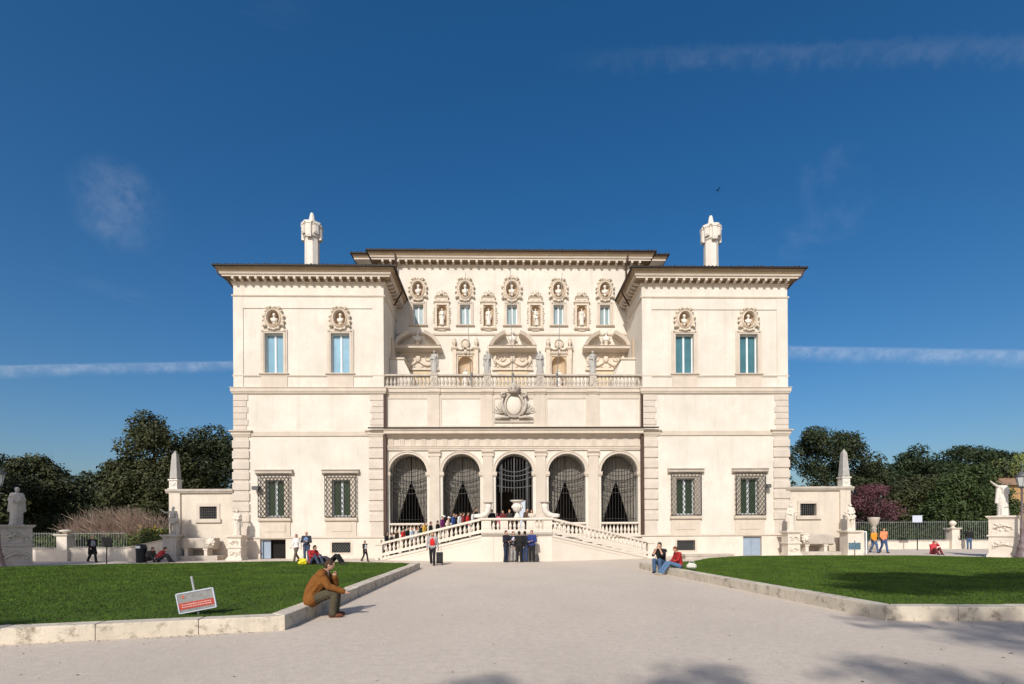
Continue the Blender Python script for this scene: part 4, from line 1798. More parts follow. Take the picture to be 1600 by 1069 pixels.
def pedestal(loc, w_, d_, h, label, m='travertine', relief=True, rz=0.0, base=True, group=None, mid=True):
    e = empty('statue_pedestal', loc, rz, label, 'pedestal', group)
    q = MB()
    a, b = w_ / 2, d_ / 2
    q.box(-a - .1, a + .1, -b - .1, b + .1, -.01, .12)
    q.box(-a - .05, a + .05, -b - .05, b + .05, .12, .22)
    q.box(-a, a, -b, b, .22, h - .16)
    if mid:
        q.box(-a - .07, a + .07, -b - .07, b + .07, h * .5, h * .5 + .09)
    q.build('block', m, e)
    q = MB()
    q.box(-a - .06, a + .06, -b - .06, b + .06, h - .16, h - .09)
    q.box(-a - .12, a + .12, -b - .12, b + .12, h - .09, h)
    q.build('cap', m, e)
    if relief:
        rr = random.Random(int(loc[0] * 10))
        for zc in ((h * .28, h * .73) if mid else (h * .5,)):
            q = MB()
            for k in range(14):
                q.ell((rr.uniform(-a * .7, a * .7), -b - .0, zc + rr.uniform(-.2, .2) * h * .45), (rr.uniform(.05, .12), .05, rr.uniform(.05, .1)), 7, 5)
            q.tube([(-a * .6, -b - .02, zc - .1), (0, -b - .04, zc + .12), (a * .6, -b - .02, zc - .05)], [.04, .08, .03], 6)
            q.build('relief', m, e)
    else:
        q = MB()
        q.box(-a + .12, a - .12, -b - .025, -b + .01, .34, h - .28)
        q.build('panel', m, e)
    return e


# left wing
YS = YF - 1.1
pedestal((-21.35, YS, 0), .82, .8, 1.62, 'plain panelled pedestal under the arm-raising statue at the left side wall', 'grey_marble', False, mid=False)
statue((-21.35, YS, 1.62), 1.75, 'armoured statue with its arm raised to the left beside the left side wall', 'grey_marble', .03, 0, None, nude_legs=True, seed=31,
       armA=((-.46, -.05, 1.36), (-.68, -.08, 1.52)), armB=((.27, 0, 1.15), (.3, -.06, .95)))
pedestal((-17.4, YS, 0), .78, .75, 1.55, 'carved pedestal with reliefs at the left corner of the palace', 'travertine')
statue((-17.4, YS, 1.55), 1.62, 'draped statue on a carved pedestal at the left palace corner', 'travertine', .03, .2, None, seed=32)
# right wing
pedestal((17.65, YS, 0), .78, .75, 1.62, 'carved pedestal with reliefs at the right corner of the palace', 'travertine')
statue((17.65, YS, 1.62), 1.72, 'draped statue with a hand stretched out at the right palace corner', 'travertine', .03, 0, None, seed=33, armB=((.26, -.02, 1.18), (.46, -.15, 1.25)))
pedestal((21.5, YS, 0), .82, .8, 1.62, 'plain panelled pedestal under the statue below the right obelisk', 'travertine', False, mid=False)
statue((21.5, YS, 1.62), 1.75, 'bare-legged pale statue in a tunic below the right obelisk', 'travertine', .03, -.2, None, nude_legs=True, seed=34)
# big pedestals at the edges of the forecourt
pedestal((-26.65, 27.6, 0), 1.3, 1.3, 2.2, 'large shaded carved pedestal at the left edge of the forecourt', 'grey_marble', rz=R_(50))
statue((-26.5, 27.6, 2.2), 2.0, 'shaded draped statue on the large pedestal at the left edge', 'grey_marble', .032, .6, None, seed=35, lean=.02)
pedestal((29.1, 29.9, 0), 1.3, 1.3, 2.45, 'large sunlit carved pedestal at the right edge of the forecourt', 'travertine', rz=R_(-48))
statue((29.0, 29.9, 2.45), 2.15, 'white headless statue with a stretched arm on the right forecourt pedestal', 'marble', .032, 0, None, head=False, seed=36, armA=((-.42, -.05, 1.5), (-.62, -.1, 1.62)))

# ================================================================== lawns and kerbs
LK = [G(0, 1008), G(445, 985), G(655, 889)]
lawn_h = .235
L_out = [(-11.6, 7.45), (LK[0].x, LK[0].y), (LK[1].x, LK[1].y), (-4.68, 23.9), (-5.6, 24.9), (-9, 26.2), (-12.4, 27.2), (-16.4, 26.3), (-20.7, 25.7), (-24, 24.2), (-30, 21.0), (-30, 4.0), (-16, 5.6)]
RK = [(5.31, 22.9), (6.40, 9.55), (8.85, 9.42), (14, 9.15), (28, 8.6), (34, 14), (28, 23.5), (25.5, 25.4), (22.5, 28.4), (17.5, 29.3), (12.9, 29.1), (10.3, 27.3), (8.5, 24.8), (6.4, 23.5)]


def lawn(name, pts):
    m = MB()
    n = len(pts)
    m.plan(pts, -.01, lawn_h - .03)
    o = m.build(name, 'soil_grass')
    tag(o, kind='structure')
    return o


K0, K1 = Vector((LK[0].x, LK[0].y)), Vector((LK[1].x, LK[1].y))
L_out[0], L_out[1], L_out[2], L_out[3] = (-11.6, 7.70), (K0.x, K0.y + .2), (K1.x - .2, K1.y + .2), (-4.88, 23.9)
L_out[-1] = (-16, 5.85)
RK[0], RK[1], RK[2], RK[3] = (5.51, 22.9), (6.60, 9.75), (8.85, 9.62), (14, 9.35)
lawn('lawn_left', L_out)
lawn('lawn_right', RK)


def in_poly(P, pts):
    x, y = P[:, 0], P[:, 1]
    c = np.zeros(len(P), bool)
    j = len(pts) - 1
    for i in range(len(pts)):
        xi, yi = pts[i]
        xj, yj = pts[j]
        k = ((yi > y) != (yj > y)) & (x < (xj - xi) * (y - yi) / (yj - yi + 1e-12) + xi)
        c ^= k
        j = i
    return c


def grass(name, pts, n, label):
    a = np.array(pts)
    lo, hi = a.min(0), a.max(0)
    P = np.empty((0, 2))
    while len(P) < n:
        q = RNG.uniform(lo, hi, (n * 3, 2))
        q = q[in_poly(q, pts)]
        d = np.hypot(q[:, 0] - CAMX, q[:, 1])
        keep = RNG.uniform(0, 1, len(q)) < np.clip((15.0 / d) ** 1.3, .12, 1)
        # only what the camera's surroundings can see of it
        keep &= np.abs(q[:, 0]) < q[:, 1] * 1.25 + 3
        P = np.vstack([P, q[keep]])
    P = P[:n]
    d = np.hypot(P[:, 0] - CAMX, P[:, 1])
    h = RNG.uniform(.018, .042, n)
    wd = .0042 * np.clip(d / 9, 1, 3.2) * RNG.uniform(.8, 1.6, n)
    th = RNG.uniform(0, 2 * PI, n)
    ln = RNG.normal(0, .022, (n, 2))
    V = np.empty((n, 3, 3))
    z = np.full(n, lawn_h - .035)
    V[:, 0] = np.stack([P[:, 0] + wd * np.cos(th), P[:, 1] + wd * np.sin(th), z], 1)
    V[:, 1] = np.stack([P[:, 0] - wd * np.cos(th), P[:, 1] - wd * np.sin(th), z], 1)
    V[:, 2] = np.stack([P[:, 0] + ln[:, 0], P[:, 1] + ln[:, 1], z + h], 1)
    o = link(name, tri_mesh(name, V, 'blade'))
    tag(o, label, 'grass', None, 'stuff')


def tri_mesh(name, V, m, quads=False):
    n, k = V.shape[0], V.shape[1]
    me = bpy.data.meshes.new(name)
    me.vertices.add(n * k)
    me.vertices.foreach_set('co', V.reshape(-1).astype(np.float32))
    me.loops.add(n * k)
    me.loops.foreach_set('vertex_index', np.arange(n * k, dtype=np.int32))
    me.polygons.add(n)
    me.polygons.foreach_set('loop_start', np.arange(0, n * k, k, dtype=np.int32))
    me.polygons.foreach_set('loop_total', np.full(n, k, np.int32))
    me.materials.append(M[m] if isinstance(m, str) else m)
    me.update()
    return me


grass('grass_left', L_out, 230000, 'short mown grass of the left lawn')
grass('grass_right', RK, 200000, 'short mown grass of the right lawn')


def kerb(name, path, w_, label, h=.262, side=1, seglen=1.55):
    """row of kerb stones along a path; the stones lie on its given side (1 = left of travel)"""
    e = empty(name, (0, 0, 0), 0, label, 'kerb')
    rr = random.Random(len(path))
    for i in range(len(path) - 1):
        a, b = Vector(path[i]), Vector(path[i + 1])
        L = (b - a).length
        n = max(1, round(L / seglen))
        t = (b - a) / L
        nn = Vector((-t.y, t.x)) * side
        # mitre at the far and near ends
        def mit(p, q, r, fallback):
            if q is None or r is None:
                return fallback
            t1, t2 = (p - q).normalized(), (r - p).normalized()
            n1, n2 = Vector((-t1.y, t1.x)) * side, Vector((-t2.y, t2.x)) * side
            bis = (n1 + n2).normalized()
            return bis * (w_ / max(.35, bis.dot(n1)))
        prv = Vector(path[i - 1]) if i > 0 else None
        nxt = Vector(path[i + 2]) if i + 2 < len(path) else None
        oa = mit(a, prv, b, nn * w_)
        ob = mit(b, a, nxt, nn * w_)
        cuts = [0.0]
        for k in range(1, n):
            cuts.append((k + rr.uniform(-.14, .14)) / n)
        cuts.append(1.0)
        for k in range(n):
            u0, u1 = cuts[k], cuts[k + 1]
            g0 = .006 if k else 0
            g1 = .006 if k < n - 1 else 0
            p0, p1 = a + t * (L * u0 + g0), a + t * (L * u1 - g1)
            q0 = p0 + (oa if k == 0 else nn * w_)
            q1 = p1 + (ob if k == n - 1 else nn * w_)
            hh = h + rr.uniform(-.006, .008)
            c = .018
            pl = [(p0.x, p0.y), (p1.x, p1.y), (q1.x, q1.y), (q0.x, q0.y)]
            if side < 0:
                pl = pl[::-1]
            m = MB()
            cx, cy = sum(p[0] for p in pl) / 4, sum(p[1] for p in pl) / 4
            ins = []
            for (x, y) in pl:
                d = Vector((cx - x, cy - y)).normalized() * c
                ins.append((x + d.x, y + d.y))
            v = [(x, y, -.01) for x, y in pl] + [(x, y, hh - c) for x, y in pl] + [(x, y, hh) for x, y in ins]
            f = [(8, 9, 10, 11)]
            for q in range(2):
                for j in range(4):
                    f.append((q * 4 + j, q * 4 + (j + 1) % 4, q * 4 + 4 + (j + 1) % 4, q * 4 + 4 + j))
            m.add(v, f)
            m.build('kerb_stone', 'kerb_stone', e)
    return e


kerb('lawn_kerb', [(-16, 5.6), (LK[0].x, LK[0].y), (LK[1].x, LK[1].y), (-4.68, 23.95)], .34, 'travertine kerb stones along the near and inner edges of the left lawn')
kerb('lawn_kerb', [(5.31, 22.95), (6.40, 9.55), (8.85, 9.42), (14, 9.15)], .34, 'travertine kerb stones along the near and inner edges of the right lawn')
# low stone slab by the right wing
m = MB()
m.box(-1.45, 1.35, -.28, .28, -.01, .2)
m.box(-1.5, 1.4, -.32, .32, .2, .3)
tag(m.build('stone_bench', 'weathered', None, (11.3, 29.9, 0)), 'low flat stone bench in front of the right wing beside the lawn', 'bench')
# fine loose pebbles near the camera
n = 16000
P = np.stack([RNG.uniform(-9, 9, n), 4.2 + 12 * RNG.uniform(0, 1, n) ** 1.6], 1)
ok = ~in_poly(P, [(x, y) for x, y in L_out]) & ~in_poly(P, RK)
P = P[ok]
n = len(P)
s = RNG.uniform(.0025, .0075, n) * RNG.choice([1, 1, 1, 1.7], n)
V = np.empty((n * 4, 3, 3))
for k in range(4):
    a, b = k * PI / 2, (k + 1) * PI / 2
    j = RNG.uniform(.7, 1.3, n)
    V[k::4, 0] = np.stack([P[:, 0] + s * math.cos(a), P[:, 1] + s * math.sin(a), np.full(n, .0005)], 1)
    V[k::4, 1] = np.stack([P[:, 0] + s * math.cos(b), P[:, 1] + s * math.sin(b), np.full(n, .0005)], 1)
    V[k::4, 2] = np.stack([P[:, 0], P[:, 1], s * .8], 1)
tag(link('pebbles', tri_mesh('pebbles', V, 'pebble')), 'loose pebbles scattered on the gravel forecourt', 'pebbles', None, 'stuff')

# ================================================================== people
STAND = {}
WALK = dict(kneeA=(.09, -.15, .52), ankA=(.09, -.24, .09), kneeB=(-.09, .04, .50), ankB=(-.09, .30, .15), elbA=(.26, .12, 1.14), wriA=(.25, .14, .90), elbB=(-.26, -.06, 1.14), wriB=(-.22, -.22, .95))
SIT_EDGE = dict(pel=(0, 0, .40), hipA=(.1, -.02, .38), hipB=(-.1, -.02, .38), wai=(0, -.03, .56), che=(0, -.10, .74), nek=(0, -.17, .93), hea=(0, -.24, 1.08),
                shoA=(.19, -.13, .88), shoB=(-.19, -.13, .88), elbA=(.22, -.30, .66), elbB=(-.22, -.30, .66), wriA=(.12, -.48, .58), wriB=(-.12, -.48, .58),
                kneeA=(.12, -.46, .52), kneeB=(-.12, -.46, .52), ankA=(.12, -.42, .09), ankB=(-.12, -.42, .09))
SIT_GROUND = dict(pel=(0, 0, .13), hipA=(.1, -.03, .12), hipB=(-.1, -.03, .12), wai=(0, -.02, .28), che=(0, -.05, .48), nek=(0, -.09, .67), hea=(0, -.14, .82),
                  shoA=(.19, -.06, .62), shoB=(-.19, -.06, .62), elbA=(.26, -.2, .42), elbB=(-.26, -.2, .42), wriA=(.14, -.38, .40), wriB=(-.14, -.38, .40),
                  kneeA=(.14, -.42, .44), kneeB=(-.14, -.42, .44), ankA=(.12, -.66, .08), ankB=(-.12, -.66, .08))
PHONE = dict(elbA=(.22, -.14, 1.14), elbB=(-.22, -.14, 1.14), wriA=(.08, -.30, 1.22), wriB=(-.08, -.30, 1.22))
CROSS = dict(elbA=(.26, -.04, 1.14), elbB=(-.26, -.04, 1.14), wriA=(-.02, -.22, 1.12), wriB=(.02, -.22, 1.16))


def person(loc, rz, label, top, bot, hair, pose=None, h=1.72, voxel=.02, shoes=(.03, .025, .02), long_hair=False, bare_arms=False, coat=False, shirt=None,
           cap=None, group=None, girth=1.0, skirt=False, skin='skin', bulk=0.0):
    k = h / 1.75
    J = dict(pel=(0, 0, .95), wai=(0, 0, 1.10), che=(0, 0, 1.30), nek=(0, .01, 1.47), hea=(0, -.02, 1.63), shoA=(.19, 0, 1.42), shoB=(-.19, 0, 1.42),
             elbA=(.25, .02, 1.14), elbB=(-.25, .02, 1.14), wriA=(.25, -.06, .90), wriB=(-.25, -.06, .90), hipA=(.09, 0, .93), hipB=(-.09, 0, .93),
             kneeA=(.10, -.02, .50), kneeB=(-.10, -.02, .50), ankA=(.10, .03, .09), ankB=(-.10, .03, .09))
    yaw = 0.0
    for q, v in (pose or {}).items():
        if q == 'yaw':
            yaw = v
        else:
            J[q] = v
    J = {q: Vector(v) * k for q, v in J.items()}
    fwd = Vector((math.sin(yaw), -math.cos(yaw), 0))
    sid = Vector((math.cos(yaw), math.sin(yaw), 0))
    hc = J['hea']
    up = (hc - J['nek']).normalized()
    P = []

    def c(L, a, b, r0, r1):
        L.append((tuple(a), tuple(b), r0 * k, r1 * k))

    def torso(L, e=0.0, g=1.0):
        for sx in (-.055, 0, .055):
            o = Vector((sx * k * g, 0, 0))
            c(L, J['pel'] + o, J['wai'] + o, .105 * g + e, .10 * g + e)
            c(L, J['wai'] + o, J['che'] + o * 1.5, .10 * g + e, .115 * g + e)
        c(L, J['hipA'], J['hipB'], .105 * g + e, .105 * g + e)
        c(L, J['che'], (J['shoA'] + J['shoB']) / 2, .11 + e, .075 + e)
        c(L, J['shoA'], J['shoB'], .068 + e, .068 + e)

    def arm(L, S_, e=0.0, upto=1.0):
        c(L, J['sho' + S_], J['elb' + S_], .055 + e, .044 + e)
        if upto > .5:
            c(L, J['elb' + S_], J['wri' + S_], .043 + e, .031 + e)

    def leg(L, S_, e=0.0, flare=0.0):
        c(L, J['hip' + S_], J['knee' + S_], .085 * girth + e, .06 + e)
        c(L, J['knee' + S_], J['ank' + S_], .058 + e, .042 + e + flare)

    torso(P, 0, girth)
    for S_ in 'AB':
        arm(P, S_)
        leg(P, S_)
        wv, ev = J['wri' + S_], J['elb' + S_]
        d = (wv - ev).normalized()
        n1 = d.cross(Vector((0, 0, 1)))
        n1 = n1.normalized() if n1.length > .1 else Vector((1, 0, 0))
        n2 = d.cross(n1).normalized()
        sgn = 1 if S_ == 'A' else -1
        c(P, wv, wv + d * .07 * k, .028, .034)
        palm = wv + d * .085 * k
        for q in range(4):
            o = n1 * ((q - 1.5) * .019 * k)
            l = (.062, .075, .07, .055)[q] * k
            c(P, palm + o * .9, palm + o + d * l * .55, .0115, .0105)
            c(P, palm + o + d * l * .55, palm + o + d * l * .9 + n2 * .018 * k * sgn, .0105, .009)
        tb = wv + d * .03 * k + n1 * (.026 * k * sgn)
        c(P, tb, tb + d * .045 * k + n1 * (.022 * k * sgn), .013, .010)
        a = J['ank' + S_]
        tv = fwd if S_ + 'toe' not in (pose or {}) else Vector((pose[S_ + 'toe']))
        c(P, a - Vector((0, 0, .04 * k)), a + tv * .15 * k - Vector((0, 0, .055 * k)), .042, .033)
    c(P, J['nek'] - up * .03, hc - up * .05 * k, .056, .052)
    P.append((tuple(hc), (.076 * k, .088 * k, .112 * k)))
    P.append((tuple(hc + fwd * .03 * k - up * .055 * k), (.052 * k, .056 * k, .055 * k)))      # jaw
    P.append((tuple(hc + fwd * .088 * k - up * .012 * k), (.016 * k, .022 * k, .024 * k)))     # nose
    P.append((tuple(hc + fwd * .066 * k + up * .03 * k), (.05 * k, .022 * k, .014 * k)))       # brow
    P.append((tuple(hc + fwd * .076 * k - up * .05 * k), (.026 * k, .014 * k, .010 * k)))      # mouth
    for s in (-1, 1):
        P.append((tuple(hc + sid * s * .077 * k - up * .005), (.012 * k, .02 * k, .03 * k)))
    e = empty('person', loc, rz, label, 'person', group)
    blob('body', P, skin, e, voxel, 2)
    # clothes
    T = []
    torso(T, .017 + bulk, girth)
    for S_ in 'AB':
        arm(T, S_, .014 + bulk * .7, .3 if bare_arms else 1)
    if bare_arms:
        for S_ in 'AB':
            pass
    if coat:
        for S_ in 'AB':
            c(T, J['hip' + S_], J['hip' + S_].lerp(J['knee' + S_], .8), .125, .13)
    c(T, J['nek'] - up * .05 * k, J['nek'] - up * .0, .075, .066)
    blob('top', T, cloth(top), e, voxel, 2)
    B = []
    if skirt:
        c(B, J['pel'], (J['kneeA'] + J['kneeB']) / 2, .14, .19)
    else:
        c(B, J['hipA'], J['hipB'], .122 * girth, .122 * girth)
        for S_ in 'AB':
            leg(B, S_, .017 + bulk * .7, .012)
    blob('trousers' if not skirt else 'skirt', B, cloth(bot), e, voxel, 2)
    for S_ in 'AB':
        F = []
        a = J['ank' + S_]
        tv = fwd if S_ + 'toe' not in (pose or {}) else Vector((pose[S_ + 'toe']))
        c(F, a - Vector((0, 0, .045 * k)) - tv * .04 * k, a + tv * .16 * k - Vector((0, 0, .05 * k)), .05, .042)
        c(F, a, a - Vector((0, 0, .04 * k)), .05, .05)
        blob('shoe', F, cloth(shoes, .5), e, voxel, 1)
    H = [(tuple(hc - fwd * .022 * k + up * .035 * k), (.088 * k, .088 * k, .096 * k)), (tuple(hc - fwd * .045 * k - up * .02 * k), (.078 * k, .06 * k, .085 * k))]
    if long_hair:
        c(H, hc - fwd * .05 * k, hc - fwd * .07 * k - up * .2 * k, .075, .06)
        for s in (-1, 1):
            c(H, hc + sid * s * .07 * k, hc + sid * s * .075 * k - up * .14 * k - fwd * .03 * k, .03, .03)
    if hair is not None:
        blob('hair', H, cloth(hair, .7), e, voxel, 1)
    if cap:
        blob('cap', [(tuple(hc + up * .065 * k), (.095 * k, .1 * k, .075 * k)), (tuple(hc + up * .05 * k), tuple(hc + up * .04 * k + fwd * .15 * k), .04 * k, .03 * k)], cloth(cap), e, voxel, 1)
    if shirt:
        Q = []
        cf = fwd * .035 * k
        for sx in (-.045, .045):
            o = sid * (sx * k)
            c(Q, J['wai'] + cf * 1.3 + o, J['che'] + cf * 1.5 + o, .10, .105)
        c(Q, J['che'] + cf * 1.6, J['nek'] + cf * .6, .09, .055)
        blob('shirt', Q, cloth(shirt), e, voxel, 1)
    return e


DARK, BLACK, NAVY, JEAN, WHITE = (.035, .03, .03), (.015, .014, .015), (.02, .028, .055), (.06, .11, .2), (.72, .7, .68)
BROWN_H, BLACK_H, GREY_H, FAIR_H = (.05, .028, .015), (.012, .010, .009), (.3, .28, .26), (.22, .12, .05)

# the man on the kerb
SM = dict(SIT_EDGE)
SM.update(che=(0, -.17, .74), nek=(0, -.25, .92), hea=(0, -.34, 1.05), shoA=(.18, -.21, .87), shoB=(-.18, -.21, .87),
          elbB=(-.23, -.36, .64), wriB=(-.17, -.62, .53), elbA=(.15, -.42, .64), wriA=(.04, -.435, .80), hipA=(.1, 0, .37), hipB=(-.1, 0, .37))
person((-4.75, 10.55, 0), R_(97), 'man in a rust brown jumper sitting on the left kerb, hand at chin', (.20, .075, .014), (.075, .062, .038), BROWN_H, SM, 1.78, .0095,
       (.12, .035, .018), shirt=(.6, .52, .5), girth=1.2, bulk=.02)
# the two on the right kerb
MK = dict(SIT_EDGE)
MK.update(che=(0, -.10, .76), nek=(0, -.14, .95), hea=(0, -.2, 1.10), elbA=(.2, -.36, .70), elbB=(-.2, -.36, .70), wriA=(.07, -.34, .96), wriB=(-.07, -.34, .96), yaw=.1)
person((5.66, 20.75, 0), R_(-42), 'dark-haired man in a black t-shirt and jeans sitting on the right kerb', BLACK, JEAN, BLACK_H, MK, 1.78, .013, (.03, .03, .035), bare_arms=True)
WK = dict(SIT_EDGE)
WK.update(pel=(0, .08, .36), hipA=(.1, .06, .35), hipB=(-.1, .06, .35), wai=(0, .08, .52), che=(0, .03, .71), nek=(0, -.02, .90), hea=(0, -.1, 1.04), shoA=(.18, .01, .85), shoB=(-.18, .01, .85),
          elbA=(.22, -.08, .62), elbB=(-.22, -.08, .62), wriA=(.12, -.26, .52), wriB=(-.12, -.26, .52), kneeA=(.12, -.40, .50), kneeB=(-.12, -.42, .48), ankA=(.12, -.72, .09), ankB=(-.12, -.74, .09))
person((5.95, 19.75, .0), R_(-82), 'auburn-haired woman in a red jumper and jeans sitting on the right kerb', (.34, .018, .02), (.09, .16, .27), (.16, .06, .02), WK, 1.66, .013, (.4, .32, .22), shirt=None)
hb = empty('handbag', (6.42, 19.55, .21), 0, 'white handbag lying on the grass behind the woman in red', 'bag')
blob('pouch', [((-.1, 0, .12), (.1, 0, .12), .10, .11), ((0, 0, .16), (.15, .08, .1))], cloth((.62, .6, .52)), hb, .012, 2)
MB().tube([(-.12, 0, .2), (-.06, -.02, .32), (.08, -.02, .32), (.14, 0, .18)], .013, 6).build('strap', cloth((.62, .6, .52)), hb)

# woman with the wheeled suitcase
WW = dict(WALK)
WW.update(elbA=(.25, .06, 1.14), wriA=(.30, .05, .90), elbB=(-.26, .0, 1.14), wriB=(-.28, -.08, .9))
person((-4.38, 26.1, 0), R_(4), 'woman in an open grey cardigan over a red top pulling a black suitcase', (.36, .34, .34), (.018, .016, .018), FAIR_H, WW, 1.70, .014, shirt=(.62, .025, .02), long_hair=True)
sc = empty('wheeled_suitcase', (-4.04, 26.25, 0), R_(8), 'black wheeled suitcase beside the woman in the grey cardigan', 'suitcase')
m = MB()
m.cbox(-.17, .17, -.12, .12, .10, .66, .05)
m.cbox(-.13, .13, -.15, -.11, .16, .50, .02)
m.build('case', cloth((.018, .018, .02), .6), sc)
for sx in (-1, 1):
    MB().tube([(sx * .15, .04, .05), (sx * .11, .04, .05)], .05, 10).build('wheel', 'iron', sc)
MB().tube([(-.08, .1, .6), (-.08, .12, .9), (.08, .12, .9), (.08, .1, .6)], .012, 5).build('handle', 'iron_grey', sc)

# the huddle in front of the landing
gy = 28.2
person((-.62, gy, 0), R_(50), 'man in a dark navy suit, leftmost of the huddle below the landing', (.025, .022, .035), (.022, .028, .05), BROWN_H, CROSS, 1.76, .018)
person((-.22, gy + .25, 0), R_(15), 'man in a dark jacket with a white shirt in the huddle below the landing', (.02, .02, .03), (.32, .3, .29), BLACK_H, PHONE, 1.70, .018, shirt=(.55, .56, .66))
person((.10, gy - .08, 0), R_(175), 'man all in black with his back turned in the huddle below the landing', (.014, .013, .014), (.014, .013, .014), BLACK_H, STAND, 1.72, .018)
person((.42, gy + .1, 0), R_(200), 'man in a black jacket and blue jeans in the huddle below the landing', (.017, .016, .02), (.03, .05, .11), BLACK_H, STAND, 1.72, .018)
person((.80, gy + .05, 0), R_(-20), 'man in a royal blue shirt, rightmost of the huddle below the landing', (.025, .04, .16), (.015, .014, .015), BROWN_H, CROSS, 1.76, .018)
bp = empty('backpack', (1.08, gy + .1, 0), 0, 'dark backpack standing on the gravel beside the huddle', 'bag')
blob('sack', [((0, 0, .14), (0, 0, .34), .15, .11)], cloth((.08, .075, .07)), bp, .02, 2)
MB().tube([(-.05, -.1, .42), (0, -.16, .3), (.0, -.15, .1)], .018, 5).build('strap', cloth((.05, .05, .05)), bp)

# left of the stairs
person((-12.55, 29.4, 0), R_(-30), 'woman in a white blouse walking before the left wing', (.68, .66, .64), (.10, .08, .06), FAIR_H, WALK, 1.62, .02)
person((-12.05, 29.6, 0), R_(5), 'bald man in a dark waistcoat and blue shirt before the left wing', (.03, .035, .05), (.05, .07, .12), None, CROSS, 1.78, .02, shirt=(.16, .22, .36))
person((-8.72, 29.6, 0), R_(60), 'boy in a black jacket with a white bag walking left of the stairs', (.016, .015, .017), (.016, .015, .017), BLACK_H, WALK, 1.22, .018, shirt=(.62, .62, .64))
RW = dict(SIT_GROUND)
RW.update(che=(0, -.08, .50), nek=(0, -.15, .68), hea=(0, -.22, .82), yaw=.2)
person((-9.75, 24.2, .21), R_(55), 'woman in a red fleece sitting on the far edge of the left lawn', (.42, .025, .03), (.05, .06, .09), BLACK_H, RW, 1.7, .018)
LP = dict(pel=(0, 0, .14), hipA=(.1, -.02, .13), hipB=(-.1, -.02, .13), wai=(0, .13, .2), che=(0, .3, .26), nek=(0, .45, .32), hea=(0, .56, .36), shoA=(.18, .4, .3), shoB=(-.18, .4, .3),
          elbA=(.28, .44, .12), elbB=(-.28, .44, .12), wriA=(.26, .22, .1), wriB=(-.26, .22, .1), kneeA=(.12, -.36, .42), kneeB=(-.12, -.34, .44), ankA=(.12, -.6, .09), ankB=(-.12, -.58, .09))
person((-9.0, 24.5, .21), R_(80), 'person in black trousers lying back on the left lawn beside the woman in red', (.05, .05, .06), (.014, .014, .015), BLACK_H, LP, 1.72, .018)
yb = empty('carrier_bag', (-10.15, 24.1, .21), 0, 'bright yellow carrier bag on the left lawn beside the woman in red', 'bag')
blob('sack', [((-.14, 0, .09), (.12, 0, .08), .09, .08), ((0, .02, .2), (.13, .08, .1)), ((-.12, -.04, .24), (.05, .05, .07)), ((.12, 0, .2), (.05, .06, .09)), ((.02, -.08, .14), (.1, .05, .05))], cloth((.75, .62, .03)), yb, .018, 2)
MB().tube([(-.06, 0, .28), (0, -.01, .38), (.07, 0, .28)], .014, 6).build('handle', cloth((.1, .35, .14)), yb)

# far left
person((-25.0, 30.7, 0), R_(65), 'man in a long dark coat striding along the left fence', (.014, .013, .016), (.016, .015, .017), GREY_H, WALK, 1.62, .022, coat=True, shirt=(.3, .3, .36))
CR = dict(SIT_GROUND)
CR.update(pel=(0, 0, .2), hipA=(.1, -.03, .2), hipB=(-.1, -.03, .2), che=(0, -.18, .52), nek=(0, -.3, .66), hea=(0, -.38, .78), shoA=(.18, -.24, .62), shoB=(-.18, -.24, .62))
person((-21.75, 30.7, 0), R_(70), 'person in a grey-brown jacket crouching beside the litter bin', (.085, .075, .065), (.03, .03, .035), BROWN_H, CR, 1.75, .022, girth=1.1)
person((-21.1, 30.6, 0), R_(100), 'person in a red striped jacket crouching by the left statue pedestal', (.40, .04, .05), (.03, .03, .035), BLACK_H, CR, 1.75, .022, girth=1.1)
# right
person((25.65, 35.9, 0), R_(8), 'man in a yellow-orange jumper walking arm in arm before the right fence', (.72, .27, .03), (.07, .12, .22), GREY_H, WALK, 1.66, .022, girth=1.12)
person((26.35, 35.9, 0), R_(-5), 'man in a salmon orange jumper walking before the right fence', (.70, .24, .11), (.05, .09, .19), BROWN_H, WALK, 1.78, .022, girth=1.15)
PG = dict(SIT_GROUND)
PG.update(elbA=(.26, -.2, .6), elbB=(-.26, -.2, .6), wriA=(.08, -.24, .8), wriB=(-.08, -.24, .8))
person((27.75, 33.4, 0), R_(-5), 'photographer in a coral red top sitting on the ground beyond the right lawn', (.62, .06, .075), (.16, .03, .035), BROWN_H, PG, 1.7, .022)
person((37.3, 41.0, 0), R_(150), 'person in a black jacket and jeans leaning at the right fence', (.015, .014, .015), JEAN, BLACK_H, dict(wriA=(.42, -.2, 1.32), elbA=(.34, -.05, 1.3)), 1.7, .024)
p_ = empty('pushchair', (38.6, 39.2, 0), R_(-50), 'dark pushchair parked beside the right forecourt pedestal', 'pushchair')
blob('seat', [((0, .1, .42), (0, .32, .85), .2, .16), ((0, .05, .40), (0, -.28, .44), .2, .12)], cloth((.03, .035, .06)), p_, .03, 2)
for x in (-.24, .24):
    for y in (-.35, .35):
        q = MB()
        q.tube([(x - .02, y, .12), (x + .02, y, .12)], .12, 12)
        q.build('wheel', 'iron', p_)
q = MB()
for x in (-.23, .23):
    q.tube([(x, -.35, .12), (x, .1, .5), (x, .5, 1.02)], .014, 5)
    q.tube([(x, .35, .12), (x, -.1, .5)], .014, 5)
q.tube([(-.23, .5, 1.02), (.23, .5, 1.02)], .018, 5)
q.build('frame', 'iron_grey', p_)


